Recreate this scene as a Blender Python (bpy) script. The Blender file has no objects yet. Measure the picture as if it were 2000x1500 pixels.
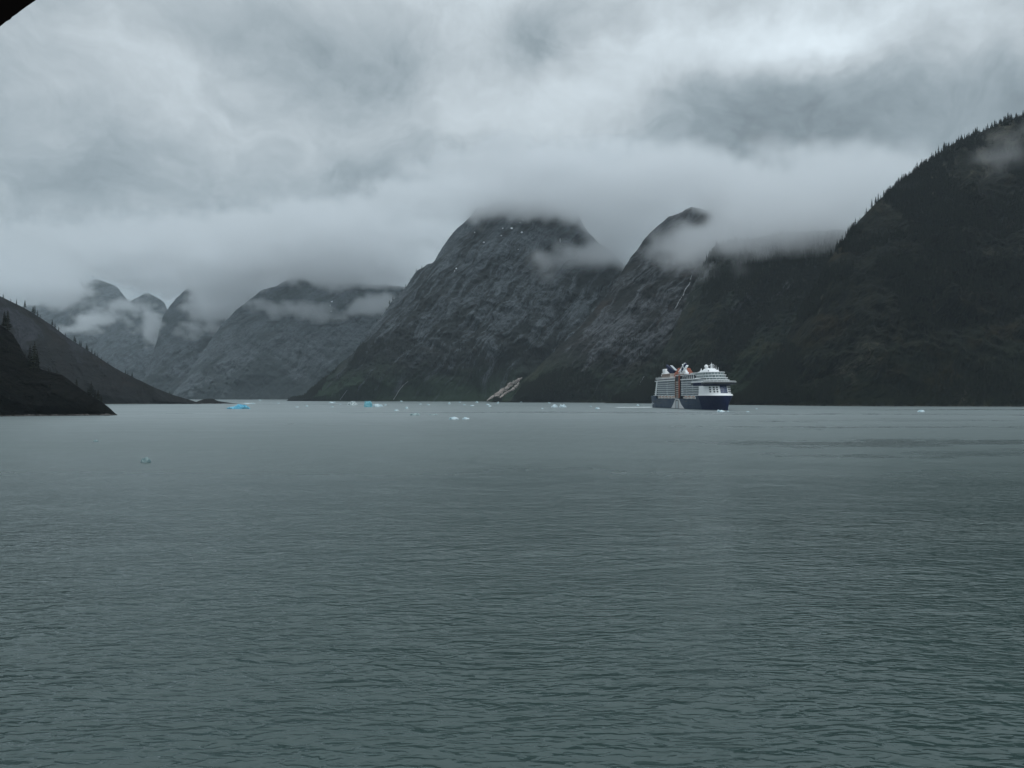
import bpy, bmesh, math, random
import numpy as np
from mathutils import Vector, Matrix
from mathutils.bvhtree import BVHTree

random.seed(7); rng = np.random.default_rng(7)
S = bpy.context.scene
COL = S.collection

# ------------------------------------------------------------------ camera
F = 1500.0; CX = 1000.0; HY = 774.0; CAMH = 20.0          # focal length and horizon of the 2000 px wide photograph
cd = bpy.data.cameras.new('camera'); cam = bpy.data.objects.new('camera', cd); COL.objects.link(cam)
cam.location = (0, 0, CAMH); cam.rotation_euler = (math.radians(90), 0, 0)
cd.sensor_width = 36; cd.lens = 27; cd.shift_y = (HY-750)/2000.0
cd.clip_start = 0.1; cd.clip_end = 90000
S.camera = cam

# ------------------------------------------------------------------ world, sun, exposure
SUN_EL, SUN_AZ = 55, 165                                     # degrees, azimuth from +Y towards +X
S.view_settings.view_transform = 'Standard'; S.view_settings.look = 'None'
S.view_settings.gamma = 1; S.view_settings.exposure = 0.0
try: S.view_settings.use_curve_mapping = False
except Exception: pass
S.cycles.use_denoising = True
S.cycles.denoiser = 'OPENIMAGEDENOISE'
S.cycles.max_bounces = 12; S.cycles.volume_bounces = 10; S.cycles.diffuse_bounces = 2; S.cycles.glossy_bounces = 2
S.cycles.volume_step_rate = 2.5; S.cycles.volume_max_steps = 400
S.cycles.caustics_reflective = False; S.cycles.caustics_refractive = False
S.cycles.sample_clamp_indirect = 4

class NT:
    """small helper for node trees"""
    def __init__(s, nt): s.nt = nt; s.n = nt.nodes; s.l = nt.links
    def new(s, t, **k):
        n = s.n.new(t)
        for a, b in k.items(): setattr(n, a, b)
        return n
    def put(s, sock, v):
        if isinstance(v, bpy.types.NodeSocket): s.l.new(v, sock)
        elif v is not None: sock.default_value = v
    def m(s, op, a, b=None, c=None, clamp=False):
        n = s.new('ShaderNodeMath', operation=op); n.use_clamp = clamp
        s.put(n.inputs[0], a); s.put(n.inputs[1], b); s.put(n.inputs[2], c)
        return n.outputs[0]
    def v(s, op, a, b=None, out=0):
        n = s.new('ShaderNodeVectorMath', operation=op)
        s.put(n.inputs[0], a); s.put(n.inputs[1], b)
        return n.outputs[out]
    def noise(s, vec, scale, detail=4, rough=0.5, dist=0.0, out=0):
        n = s.new('ShaderNodeTexNoise'); s.put(n.inputs['Vector'], vec)
        n.inputs['Scale'].default_value = scale; n.inputs['Detail'].default_value = detail
        n.inputs['Roughness'].default_value = rough; n.inputs['Distortion'].default_value = dist
        return n.outputs[out]
    def ramp(s, x, a, b, lo=0.0, hi=1.0, smooth=True):
        n = s.new('ShaderNodeMapRange'); n.interpolation_type = 'SMOOTHSTEP' if smooth else 'LINEAR'
        s.put(n.inputs[0], x); n.inputs[1].default_value = a; n.inputs[2].default_value = b
        n.inputs[3].default_value = lo; n.inputs[4].default_value = hi
        return n.outputs[0]
    def mix(s, f, a, b):
        n = s.new('ShaderNodeMix', data_type='RGBA'); n.clamp_factor = True
        s.put(n.inputs[0], f)
        for i, c in ((6, a), (7, b)):
            if isinstance(c, bpy.types.NodeSocket): s.l.new(c, n.inputs[i])
            else: n.inputs[i].default_value = (*c[:3], 1)
        return n.outputs[2]
    def mapping(s, vec, rot=(0,0,0), scale=(1,1,1)):
        n = s.new('ShaderNodeMapping'); s.l.new(vec, n.inputs['Vector'])
        n.inputs['Rotation'].default_value = rot; n.inputs['Scale'].default_value = scale
        return n.outputs[0]

def direction(px, py):
    return Vector(((px-CX)/F, 1.0, (HY-py)/F)).normalized()

world = bpy.data.worlds.new('World'); S.world = world; world.use_nodes = True
w = NT(world.node_tree); w.n.clear()
tc = w.new('ShaderNodeTexCoord').outputs['Generated']
sky = w.new('ShaderNodeTexSky', sky_type='NISHITA'); sky.sun_disc = False
sky.sun_elevation = math.radians(SUN_EL); sky.sun_rotation = math.radians(SUN_AZ)
# overcast: broken stratus as a field over the sphere of directions
wn = w.v('SUBTRACT', w.noise(tc, 5.0, 5, 0.55, out=1), (0.5, 0.5, 0.5))
wn = w.v('MULTIPLY', wn, (0.20, 0.20, 0.20))
dv = w.v('ADD', tc, wn)
BLOBS = [  # px, py, half width, half height (photo pixels), brightness step
 (60,120,150,120,.035),(170,150,170,60,.06),(250,110,160,70,.03),(95,340,65,42,-.05),(560,70,330,110,-.055),(330,60,130,80,-.02),
 (450,215,260,50,.06),(620,290,230,60,.04),(820,60,120,90,.02),(980,120,110,110,.13),(1105,78,85,46,-.22),(1230,150,120,62,.17),
 (1140,195,170,40,.08),(1440,110,120,45,.12),(1540,125,120,42,.22),(1500,20,160,45,.05),(1740,60,150,45,.17),(1880,25,130,30,.13),
 (1960,110,120,60,-.04),(1340,70,90,35,-.06),(1750,215,330,90,-.03),(1430,215,180,42,-.05),(1150,270,170,60,.02),
 (1000,280,150,70,.08),(820,340,200,45,-.045),(700,395,130,22,.045),(560,380,170,50,.01),(150,380,200,60,.03),(60,285,80,30,.03),
 (420,480,360,55,-.05),(30,540,130,30,.05),(820,470,230,60,-.07),(1150,400,220,60,-.07),(1480,300,200,60,-.05),(1740,340,260,110,-.07),
 (1550,420,230,80,-.03)]
acc = None
for px, py, rx, ry, a in BLOBS:
    d = direction(px, py)
    sc = (F/rx, F/rx, F/ry)
    vv = w.v('MULTIPLY', w.v('SUBTRACT', dv, tuple(d)), sc)
    g = w.m('POWER', 2.718, w.m('MULTIPLY', w.v('DOT_PRODUCT', vv, vv, out=1), -0.6))
    g = w.m('MULTIPLY', g, a)
    acc = g if acc is None else w.m('ADD', acc, g)
sep = w.new('ShaderNodeSeparateXYZ'); w.l.new(tc, sep.inputs[0])
inv = w.m('DIVIDE', 1.0, w.m('ADD', w.m('ABSOLUTE', sep.outputs[2]), 0.22))
pl = w.v('MULTIPLY', tc, (1, 1, 0.4)); plv = w.new('ShaderNodeVectorMath', operation='SCALE'); w.l.new(pl, plv.inputs[0]); w.l.new(inv, plv.inputs[3])
n1 = w.m('SUBTRACT', w.noise(plv.outputs[0], 1.5, 7, 0.55, 0.3), 0.5)
n2 = w.m('SUBTRACT', w.noise(plv.outputs[0], 6.0, 4, 0.55, 0.2), 0.5)
lum = w.m('ADD', w.m('ADD', w.ramp(sep.outputs[2], 0.0, 0.42, 0.335, 0.45, False), w.ramp(sep.outputs[2], 0.40, 0.80, 0.0, 1.15, False)), acc)
lum = w.m('ADD', lum, w.m('MULTIPLY', n1, 0.26)); lum = w.m('ADD', lum, w.m('MULTIPLY', n2, 0.07))
n3 = w.m('SUBTRACT', w.noise(w.v('ADD', w.v('MULTIPLY', tc, (1, 1, 1.7)), wn), 7.0, 8, 0.62, 0.6), 0.5)      # billows
lum = w.m('ADD', lum, w.m('MULTIPLY', n3, 0.46))
lum = w.m('ADD', lum, w.m('MULTIPLY', w.m('SUBTRACT', w.noise(w.v('ADD', w.v('MULTIPLY', tc, (1, 1, 1.5)), wn), 19.0, 6, 0.65, 0.4), 0.5), 0.13))
lum = w.m('MAXIMUM', lum, 0.12)
tint = w.mix(w.ramp(lum, 0.25, 0.62), (0.80, 0.985, 1.10), (0.885, 1.0, 1.075))
colr = w.v('MULTIPLY', tint, (1, 1, 1)); cs = w.new('ShaderNodeVectorMath', operation='SCALE'); w.l.new(colr, cs.inputs[0]); w.l.new(lum, cs.inputs[3])
bgc = w.new('ShaderNodeBackground'); w.l.new(cs.outputs[0], bgc.inputs[0]); bgc.inputs[1].default_value = 1.0
bgs = w.new('ShaderNodeBackground'); w.l.new(sky.outputs[0], bgs.inputs[0]); bgs.inputs[1].default_value = 0.06
mx = w.new('ShaderNodeMixShader'); mx.inputs[0].default_value = 0.97
w.l.new(bgs.outputs[0], mx.inputs[1]); w.l.new(bgc.outputs[0], mx.inputs[2])
wo = w.new('ShaderNodeOutputWorld'); w.l.new(mx.outputs[0], wo.inputs[0])

sd = bpy.data.lights.new('sun', 'SUN'); sd.energy = 0.5; sd.angle = math.radians(40); sd.color = (1, 0.985, 0.96)
sun = bpy.data.objects.new('sun', sd); COL.objects.link(sun)
sdir = Vector((math.sin(math.radians(SUN_AZ))*math.cos(math.radians(SUN_EL)), math.cos(math.radians(SUN_AZ))*math.cos(math.radians(SUN_EL)), math.sin(math.radians(SUN_EL))))
sun.rotation_euler = sdir.to_track_quat('Z', 'Y').to_euler()

# ------------------------------------------------------------------ object helpers
def tag(o, label=None, cat=None, group=None, kind=None):
    if label: o['label'] = label
    if cat: o['category'] = cat
    if group: o['group'] = group
    if kind: o['kind'] = kind
    return o
def link(name, me, mats=None, parent=None):
    o = bpy.data.objects.new(name, me); COL.objects.link(o)
    if mats is not None and not me.materials:
        for m in (mats if isinstance(mats, (list, tuple)) else [mats]): me.materials.append(m)
    if parent is not None: o.parent = parent
    return o
def grid_mesh(name, P, smooth=True):
    """P: (rows, cols, 3)"""
    r, c = P.shape[:2]
    me = bpy.data.meshes.new(name)
    me.vertices.add(r*c); me.vertices.foreach_set('co', P.reshape(-1).astype(np.float32))
    i = np.arange(r*c).reshape(r, c)
    q = np.stack([i[:-1,:-1], i[:-1,1:], i[1:,1:], i[1:,:-1]], -1).reshape(-1, 4)
    me.loops.add(q.size); me.loops.foreach_set('vertex_index', q.reshape(-1).astype(np.int32))
    me.polygons.add(len(q)); me.polygons.foreach_set('loop_start', (np.arange(len(q))*4).astype(np.int32))
    if smooth: me.polygons.foreach_set('use_smooth', np.ones(len(q), bool))
    me.update(calc_edges=True)
    return me
def hsh(ix, iy, iz, seed):
    h = (ix.astype(np.int64)*374761393 + iy.astype(np.int64)*668265263 + iz.astype(np.int64)*2147483647 + seed*1274126177) & 0xffffffff
    h = ((h ^ (h >> 13))*1274126177) & 0xffffffff
    h = ((h ^ (h >> 16))*2246822519) & 0xffffffff
    return ((h ^ (h >> 15)) & 0xffffff)/float(0x7fffff) - 1.0
def vnoise(x, y, z, seed=0):
    fx, fy, fz = np.floor(x), np.floor(y), np.floor(z)
    tx, ty, tz = x-fx, y-fy, z-fz
    tx = tx*tx*tx*(tx*(tx*6-15)+10); ty = ty*ty*ty*(ty*(ty*6-15)+10); tz = tz*tz*tz*(tz*(tz*6-15)+10)
    r = 0
    for a in (0, 1):
        for b in (0, 1):
            for c in (0, 1):
                r = r + hsh(fx+a, fy+b, fz+c, seed)*(tx if a else 1-tx)*(ty if b else 1-ty)*(tz if c else 1-tz)
    return r
def fbm(x, y, z, oct=5, seed=0, rough=0.5, ridged=False):
    s = 0; a = 1; t = 0
    for k in range(oct):
        n = vnoise(x*2**k+13.7*k, y*2**k+5.1*k, z*2**k+9.3*k, seed+k)
        s = s + a*((1-2*np.abs(n)) if ridged else n); t += a; a *= rough
    return s/t

def principled(name, base=(.5,.5,.5), rough=0.6, metal=0.0, spec=0.5, ior=None):
    m = bpy.data.materials.new(name); m.use_nodes = True
    t = NT(m.node_tree); b = t.n['Principled BSDF']
    b.inputs['Base Color'].default_value = (*base, 1); b.inputs['Roughness'].default_value = rough
    b.inputs['Metallic'].default_value = metal; b.inputs['Specular IOR Level'].default_value = spec
    if ior: b.inputs['IOR'].default_value = ior
    return m, t, b
def worn(name, base, rough=0.5, var=0.12, scale=0.6, spec=0.5, metal=0.0):
    """a painted or plain surface with uneven wear"""
    m, t, b = principled(name, base, rough, metal, spec)
    c = t.new('ShaderNodeTexCoord').outputs['Object']
    n = t.noise(c, scale, 5, 0.6)
    t.l.new(t.mix(n, tuple(x*(1-var) for x in base), tuple(min(1, x*(1+var)) for x in base)), b.inputs['Base Color'])
    t.l.new(t.ramp(n, 0.3, 0.7, max(0.05, rough-0.1), min(1, rough+0.1)), b.inputs['Roughness'])
    return m

# ------------------------------------------------------------------ haze
hz, t, b = principled('haze_air'); t.n.remove(b)
pv = t.new('ShaderNodeVolumePrincipled'); pv.inputs['Color'].default_value = (0.80, 0.92, 1.0, 1); pv.inputs['Density'].default_value = 2.3e-5
t.l.new(pv.outputs[0], t.n['Material Output'].inputs['Volume'])
bm = bmesh.new(); bmesh.ops.create_cube(bm, size=1)
me = bpy.data.meshes.new('haze'); bm.to_mesh(me); bm.free()
haze = link('haze', me, hz); haze.scale = (19000, 19000, 1812); haze.location = (0, 6000, 1812/2-12)
tag(haze, kind='stuff')

# ------------------------------------------------------------------ water
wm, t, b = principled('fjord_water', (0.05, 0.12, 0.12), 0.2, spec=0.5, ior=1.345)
c = t.new('ShaderNodeTexCoord').outputs['Object']
geo = t.new('ShaderNodeNewGeometry')
# slicks: long calm lanes that keep a polished surface; the rest carries capillary ripples
lanes = t.noise(t.mapping(c, rot=(0,0,math.radians(-3)), scale=(0.0011, 0.0085, 1)), 1.0, 4, 0.55, 0.4)
big = t.noise(t.mapping(c, scale=(0.0016, 0.0030, 1)), 1.0, 3, 0.5, 0.3)
sxy = t.new('ShaderNodeSeparateXYZ'); t.l.new(c, sxy.inputs[0])
wob = t.m('MULTIPLY', t.m('SUBTRACT', t.noise(c, 0.012, 4, 0.6), 0.5), 0.9)
wob = t.m('ADD', wob, t.m('MULTIPLY', t.m('SUBTRACT', t.noise(t.mapping(c, scale=(0.02, 0.09, 1)), 1.0, 5, 0.7), 0.5), 0.55))
ly = t.m('ADD', t.m('LOGARITHM', t.m('MAXIMUM', sxy.outputs[1], 1.0), 2.718), t.m('MULTIPLY', wob, 0.35))
lee = t.ramp(t.m('DIVIDE', sxy.outputs[0], t.m('MAXIMUM', sxy.outputs[1], 1.0)), -0.05, 0.50, 0.0, 1.0)   # calm lanes in the lee of the right-hand mountain
sl = None
for yc, wd, am in ((112, .13, 1.7), (265, .07, .55), (330, .10, .9), (500, .05, .8), (640, .07, .9), (850, .06, .9), (1150, .07, .6), (150, .07, .35)):
    q = t.m('DIVIDE', t.m('SUBTRACT', ly, math.log(yc)), wd)
    q = t.m('MULTIPLY', t.m('POWER', 2.718, t.m('MULTIPLY', t.m('MULTIPLY', q, q), -1.0)), am)
    sl = q if sl is None else t.m('ADD', sl, q)
slick = t.m('MULTIPLY', t.ramp(t.m('MULTIPLY', sl, t.ramp(big, 0.35, 0.6, 0.45, 1.2)), 0.10, 1.15), lee)
slick = t.m('MAXIMUM', slick, t.m('MULTIPLY', t.ramp(t.m('ADD', t.m('MULTIPLY', lanes, 0.7), t.m('MULTIPLY', big, 0.5)), 0.62, 0.76), 0.6))
w1 = t.noise(t.mapping(c, rot=(0,0,math.radians(12)), scale=(0.62, 1.75, 1)), 1.0, 1.6, 0.4, 0.9)
w2 = t.noise(t.mapping(c, rot=(0,0,math.radians(-16)), scale=(0.25, 0.62, 1)), 1.0, 1, 0.35, 0.8)
w3 = t.noise(t.mapping(c, rot=(0,0,math.radians(5)), scale=(1.7, 3.4, 1)), 1.0, 1, 0.5, 0.4)
w4 = t.noise(t.mapping(c, rot=(0,0,math.radians(9)), scale=(0.055, 0.17, 1)), 1.0, 1, 0.4, 0.4)
def crest(x): return t.m('SUBTRACT', 1.0, t.m('MULTIPLY', t.m('ABSOLUTE', t.m('SUBTRACT', x, 0.5)), 2.0))     # pointed crests
h = t.m('MULTIPLY', t.m('ADD', w1, t.m('MULTIPLY', crest(w1), 0.22)), 0.34)
h = t.m('ADD', h, t.m('MULTIPLY', t.m('ADD', w2, t.m('MULTIPLY', crest(w2), 0.2)), 0.48))
h = t.m('ADD', h, t.m('MULTIPLY', w3, 0.030))
h = t.m('ADD', h, t.m('MULTIPLY', w4, 0.45))
gust = t.ramp(t.noise(t.mapping(c, rot=(0,0,math.radians(-6)), scale=(0.006, 0.022, 1)), 1.0, 4, 0.6, 0.5), 0.36, 0.64)     # cat's paws
bp = t.new('ShaderNodeBump'); bp.inputs['Distance'].default_value = 1.0; t.l.new(h, bp.inputs['Height'])
sy = t.new('ShaderNodeSeparateXYZ'); t.l.new(c, sy.inputs[0])
off = t.ramp(sy.outputs[1], 60, 380, 0, 1, False)            # more wind offshore: finer, rougher ripples, lower waves
t.l.new(t.m('MAXIMUM', t.m('MULTIPLY', t.m('SUBTRACT', 1.0, t.m('MULTIPLY', off, 0.93)), t.m('ADD', 0.62, t.m('MULTIPLY', gust, 0.38))), t.m('MULTIPLY', slick, 1.25)), bp.inputs['Strength'])
t.l.new(bp.outputs[0], b.inputs['Normal'])
t.l.new(t.m('MULTIPLY', t.m('ADD', t.ramp(off, 0, 0.8, 0.10, 0.36), t.m('MULTIPLY', gust, 0.05)), t.ramp(slick, 0, 1, 1.0, 0.22)), b.inputs['Roughness'])
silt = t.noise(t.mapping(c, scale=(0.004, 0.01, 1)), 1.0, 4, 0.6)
up = t.ramp(sxy.outputs[1], 70, 800, 0, 1, False)           # far water paler: silvery sky reflection put into the base colour
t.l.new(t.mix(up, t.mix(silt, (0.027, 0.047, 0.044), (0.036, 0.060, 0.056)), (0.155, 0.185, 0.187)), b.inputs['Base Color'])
rows = [6.0]
while rows[-1] < 15000: rows.append(rows[-1]*1.010 + rows[-1]**2*0.000012*(rows[-1] < 3000))
Y = np.array([-3200, -1200, -400, -100, -20, 0] + rows)
A = np.concatenate([[-6, -3, -1.8], np.linspace(-1.2, 1.2, 560), [1.8, 3, 6]])
YY, AA = np.meshgrid(Y, A, indexing='ij'); XX = np.clip(np.where(YY < 6, 12-YY, YY)*AA, -9200, 9200)
fade = np.clip(1.4 - YY/900, 0, 1)
ZZ = 0.11*fade*vnoise(XX/7+YY/40, YY/4.5-XX/25, XX*0, 3) + 0.16*fade*vnoise(XX/23, YY/13, XX*0, 5)
P = np.stack([XX, YY, ZZ], -1)
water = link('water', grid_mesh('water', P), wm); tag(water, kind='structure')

# ------------------------------------------------------------------ mountains
def mountain_mat(name, rock, rockd, veg, vegd, ang, slabs, vtop, vfade, brown=0.2, streak=(0.0035, 0.017), green=0.0, tide=(4.0, 7.5)):
    """rock slabs run along the dip direction `ang` (degrees from +X towards +Z); plants up to about vtop metres"""
    m, t, b = principled(name, rock, 0.9, spec=0.06); vg_b = veg
    c = t.new('ShaderNodeTexCoord').outputs['Object']
    sp = t.new('ShaderNodeSeparateXYZ'); t.l.new(c, sp.inputs[0])
    a = math.radians(ang)
    wv = t.v('MULTIPLY', t.v('SUBTRACT', t.noise(c, 0.006, 3, 0.5, out=1), (.5,.5,.5)), (90, 90, 90))
    cw = t.v('ADD', c, wv)
    al = t.v('DOT_PRODUCT', cw, (math.cos(a), 0.25, math.sin(a)), out=1)
    ac = t.v('DOT_PRODUCT', cw, (-math.sin(a), 0.1, math.cos(a)), out=1)
    cv = t.new('ShaderNodeCombineXYZ')
    t.l.new(t.m('MULTIPLY', al, streak[0]), cv.inputs[0]); t.l.new(t.m('MULTIPLY', ac, streak[1]), cv.inputs[1])
    st = t.noise(cv.outputs[0], 1.0, 8, 0.62, 0.5)
    st2 = t.noise(cv.outputs[0], 3.7, 6, 0.65, 0.3)
    patch = t.noise(c, 0.0042, 5, 0.6, 0.4)
    fine = t.noise(c, 0.06, 6, 0.7)
    rk = t.mix(t.ramp(st2, 0.36, 0.66), rockd, rock)
    rk = t.mix(t.ramp(fine, 0.35, 0.75, 0, 0.55), rk, tuple(x*1.6 for x in rock))
    crk = t.m('MINIMUM', t.m('ABSOLUTE', t.m('SUBTRACT', t.noise(cv.outputs[0], 2.2, 5, 0.6, 0.8), 0.5)), t.m('ABSOLUTE', t.m('SUBTRACT', t.noise(c, 0.016, 4, 0.6, 1.0), 0.5)))
    rk = t.mix(t.ramp(crk, 0.0, 0.022, 0.75, 0.0), rk, tuple(x*0.30 for x in rockd))        # water-stained cracks
    vg = t.mix(t.ramp(fine, 0.3, 0.7), vegd, veg)
    vg = t.mix(t.ramp(t.noise(c, 0.011, 5, 0.6), 0.52, 0.68, 0, brown), vg, tuple(x*y for x, y in zip(vg_b, (2.2, 1.5, 1.2))))
    low = t.m('SUBTRACT', 1.0, t.ramp(t.m('ADD', sp.outputs[2], t.m('MULTIPLY', t.m('SUBTRACT', patch, 0.5), vfade*1.6)), vtop-vfade*0.5, vtop+vfade*0.5))
    if green:
        gl = t.m('SUBTRACT', 1.0, t.ramp(t.m('ADD', sp.outputs[2], t.m('MULTIPLY', t.m('SUBTRACT', patch, 0.5), 260)), 60, 190))
        vg = t.mix(t.m('MULTIPLY', gl, green), vg, tuple(x*y for x, y in zip(vg_b, (0.9, 1.5, 0.8))))
    # bare rock = slab noise over a threshold that falls with height above the plants
    ex = t.m('ADD', t.m('MULTIPLY', st, 0.75), t.m('MULTIPLY', patch, 0.45))
    ex = t.m('SUBTRACT', ex, t.m('MULTIPLY', low, 0.13))
    bare = t.ramp(ex, 0.61-slabs*0.12, 0.715-slabs*0.12)
    shore = t.m('SUBTRACT', 1.0, t.ramp(t.m('ADD', sp.outputs[2], t.m('MULTIPLY', fine, 8)), *tide))
    pale = t.mix(t.ramp(fine, 0.40, 0.62), (0.018, 0.017, 0.016), (0.13, 0.12, 0.11))          # washed rock at the tide line
    t.l.new(t.mix(t.m('MULTIPLY', shore, 0.85), t.mix(bare, vg, rk), pale), b.inputs['Base Color'])
    hb = t.m('ADD', t.m('MULTIPLY', st, 40), t.m('MULTIPLY', st2, 17)); hb = t.m('ADD', hb, t.m('MULTIPLY', fine, 9))
    bp = t.new('ShaderNodeBump'); bp.inputs['Distance'].default_value = 1.0; bp.inputs['Strength'].default_value = 0.9
    t.l.new(hb, bp.inputs['Height']); t.l.new(bp.outputs[0], b.inputs['Normal'])
    return m

MOUNT = {}
def mountain(name, pts, k, mat, amp, ang, seed, La=320, Lq=70, cols=300, nrows=240, g=0.85, jag=0.5, kscale=None):
    """pts: (photo column, crest row, shoreline row) fixes bearings, shore distance and crest height; k = run / rise of the face"""
    pts = np.array(pts, float)
    px = np.linspace(pts[0,0], pts[-1,0], cols)
    cy = np.interp(px, pts[:,0], pts[:,1]); sy = np.interp(px, pts[:,0], pts[:,2])
    ker = np.hanning(9); ker /= ker.sum()
    cy = np.convolve(np.pad(cy, 4, mode='edge'), ker, 'valid')
    a = (px-CX)/F; tt = (HY-cy)/F
    Y0 = CAMH*F/(sy-HY)
    kk = k if kscale is None else np.interp(px, kscale[0], kscale[1])
    Y1 = (Y0 + kk*CAMH)/np.maximum(1-kk*tt, 0.2); zc = CAMH + tt*Y1
    zc = np.maximum(zc, 0.3)
    v = np.concatenate([[-0.05], np.linspace(0, 1, nrows), 1+np.linspace(0.03, 1.0, 26)**1.5*1.3])[:, None]
    vv = np.clip(v, 0, 1)
    Y = Y0 + (Y1-Y0)*v
    Z = zc*vv**g
    back = np.clip(v-1, 0, 9)
    Z = Z - back*np.maximum(zc*0.9, 30) - np.where(v < 0, 6, 0)
    X = a*Y
    al = X*math.cos(math.radians(ang)) + Z*math.sin(math.radians(ang)) + Y*0.25
    ac = -X*math.sin(math.radians(ang)) + Z*math.cos(math.radians(ang)) + Y*0.1
    taper = np.clip(zc/(amp*5), 0, 1)*np.clip(vv*7, 0.12, 1)*np.clip(1.15-vv, 0.15, 1)
    warp = 90*fbm(X/400, Y/400, Z/400, 3, seed+40)
    d1 = fbm(al/(La*3)+3, (ac+warp)/(Lq*5), Y/1500, 3, seed, ridged=True)
    d2 = fbm((al+warp)/La, (ac+warp*0.5)/Lq, Y/700, 5, seed+9, 0.55, ridged=True)
    d3 = fbm(X/70, Y/70, Z/70, 5, seed+21, 0.65, ridged=True)
    d4 = np.abs(fbm((al+warp*0.6)/(La*0.9)+7, (ac+warp)/(Lq*1.8), Y/500, 4, seed+77, 0.5))     # sharp gullies
    led = fbm(al/(Lq*0.9), ac/(La*0.8), Y/300, 3, seed+88, 0.6, ridged=True)                     # ledges across the dip
    D = amp*(1.8*d1 + 1.3*d2 + 0.75*d3 + 3.2*(np.minimum(d4, 0.30)-0.22) + 0.45*led)*taper
    Y = Y - D*1.0; Z = Z + D*0.22*np.clip(vv*4, 0, 1)
    X = X - 0.25*D
    Z = Z + jag*np.clip(zc/60, 0, 1)*(8*fbm(X/90, X*0, Y/90, 5, seed+60, 0.65))*np.clip((vv-0.6)*2.5, 0, 1)
    P = np.stack([X, Y, Z], -1)
    o = link(name, grid_mesh(name, P), mat); tag(o, kind='structure')
    fr = P[1:1+nrows]
    bvh = BVHTree.FromPolygons([Vector(p) for p in fr[::2, ::2].reshape(-1, 3)],
        [(r*fr[::2, ::2].shape[1]+q, r*fr[::2, ::2].shape[1]+q+1, (r+1)*fr[::2, ::2].shape[1]+q+1, (r+1)*fr[::2, ::2].shape[1]+q)
         for r in range(fr[::2].shape[0]-1) for q in range(fr[:, ::2].shape[1]-1)])
    MOUNT[name] = dict(P=fr, px=px, bvh=bvh, obj=o)
    return o

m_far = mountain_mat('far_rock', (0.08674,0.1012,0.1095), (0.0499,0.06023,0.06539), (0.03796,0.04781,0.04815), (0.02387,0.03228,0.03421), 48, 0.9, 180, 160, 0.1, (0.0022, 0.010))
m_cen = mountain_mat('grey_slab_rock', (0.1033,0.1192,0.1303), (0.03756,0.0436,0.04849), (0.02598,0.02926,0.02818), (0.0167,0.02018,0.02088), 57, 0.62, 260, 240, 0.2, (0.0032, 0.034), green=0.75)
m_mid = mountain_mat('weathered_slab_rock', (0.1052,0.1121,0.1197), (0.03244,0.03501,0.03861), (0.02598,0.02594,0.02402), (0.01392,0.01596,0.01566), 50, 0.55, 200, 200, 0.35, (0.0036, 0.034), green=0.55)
m_cliff = mountain_mat('dark_cliff_rock', (0.09152,0.09899,0.09822), (0.01687,0.01897,0.02071), (0.01897,0.02276,0.01503), (0.00506,0.008987,0.00763), 56, 0.60, 420, 300, 0.45, (0.0050, 0.026), green=0.3)
m_near = mountain_mat('dark_forest_rock', (0.06708,0.06377,0.04442), (0.009288,0.01029,0.009086), (0.01394,0.01509,0.008744), (0.002787,0.005143,0.004544), 60, 0.62, 600, 300, 0.6, (0.0080, 0.030), green=0.2)
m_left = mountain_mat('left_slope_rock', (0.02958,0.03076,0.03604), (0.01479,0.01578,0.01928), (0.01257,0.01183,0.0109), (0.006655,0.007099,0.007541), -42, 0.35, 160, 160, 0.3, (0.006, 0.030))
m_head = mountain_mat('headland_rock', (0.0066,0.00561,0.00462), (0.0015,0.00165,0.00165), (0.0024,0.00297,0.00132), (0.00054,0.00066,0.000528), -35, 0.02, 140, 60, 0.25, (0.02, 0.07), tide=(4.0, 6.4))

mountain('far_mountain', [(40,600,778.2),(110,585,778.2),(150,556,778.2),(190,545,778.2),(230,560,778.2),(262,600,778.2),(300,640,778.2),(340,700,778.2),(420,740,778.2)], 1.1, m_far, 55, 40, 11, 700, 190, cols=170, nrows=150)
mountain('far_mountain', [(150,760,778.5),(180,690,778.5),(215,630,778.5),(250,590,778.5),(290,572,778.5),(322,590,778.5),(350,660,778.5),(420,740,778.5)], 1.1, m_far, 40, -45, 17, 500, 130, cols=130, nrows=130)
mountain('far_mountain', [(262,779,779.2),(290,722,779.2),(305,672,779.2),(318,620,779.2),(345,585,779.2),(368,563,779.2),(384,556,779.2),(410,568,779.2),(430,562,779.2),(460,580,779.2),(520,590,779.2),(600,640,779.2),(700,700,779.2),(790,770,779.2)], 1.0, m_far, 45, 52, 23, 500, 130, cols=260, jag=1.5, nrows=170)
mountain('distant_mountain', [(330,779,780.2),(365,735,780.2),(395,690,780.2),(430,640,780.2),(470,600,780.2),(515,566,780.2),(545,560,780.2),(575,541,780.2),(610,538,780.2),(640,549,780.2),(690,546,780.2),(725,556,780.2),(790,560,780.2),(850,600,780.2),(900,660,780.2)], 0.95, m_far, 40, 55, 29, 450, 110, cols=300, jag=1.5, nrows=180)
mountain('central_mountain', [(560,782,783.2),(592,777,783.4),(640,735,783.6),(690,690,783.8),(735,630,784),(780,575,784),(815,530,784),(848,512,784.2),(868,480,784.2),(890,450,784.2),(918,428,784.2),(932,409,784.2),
    (960,404,784.3),(985,392,784.3),(1030,396,784.4),(1060,390,784.4),(1085,407,784.4),(1125,415,784.5),(1150,455,784.6),(1200,500,784.7),(1260,560,784.8),(1330,640,784.9),(1400,720,785)], 0.95, m_cen, 44, 57, 31, 420, 95, cols=560, jag=1.5, nrows=330)
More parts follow.
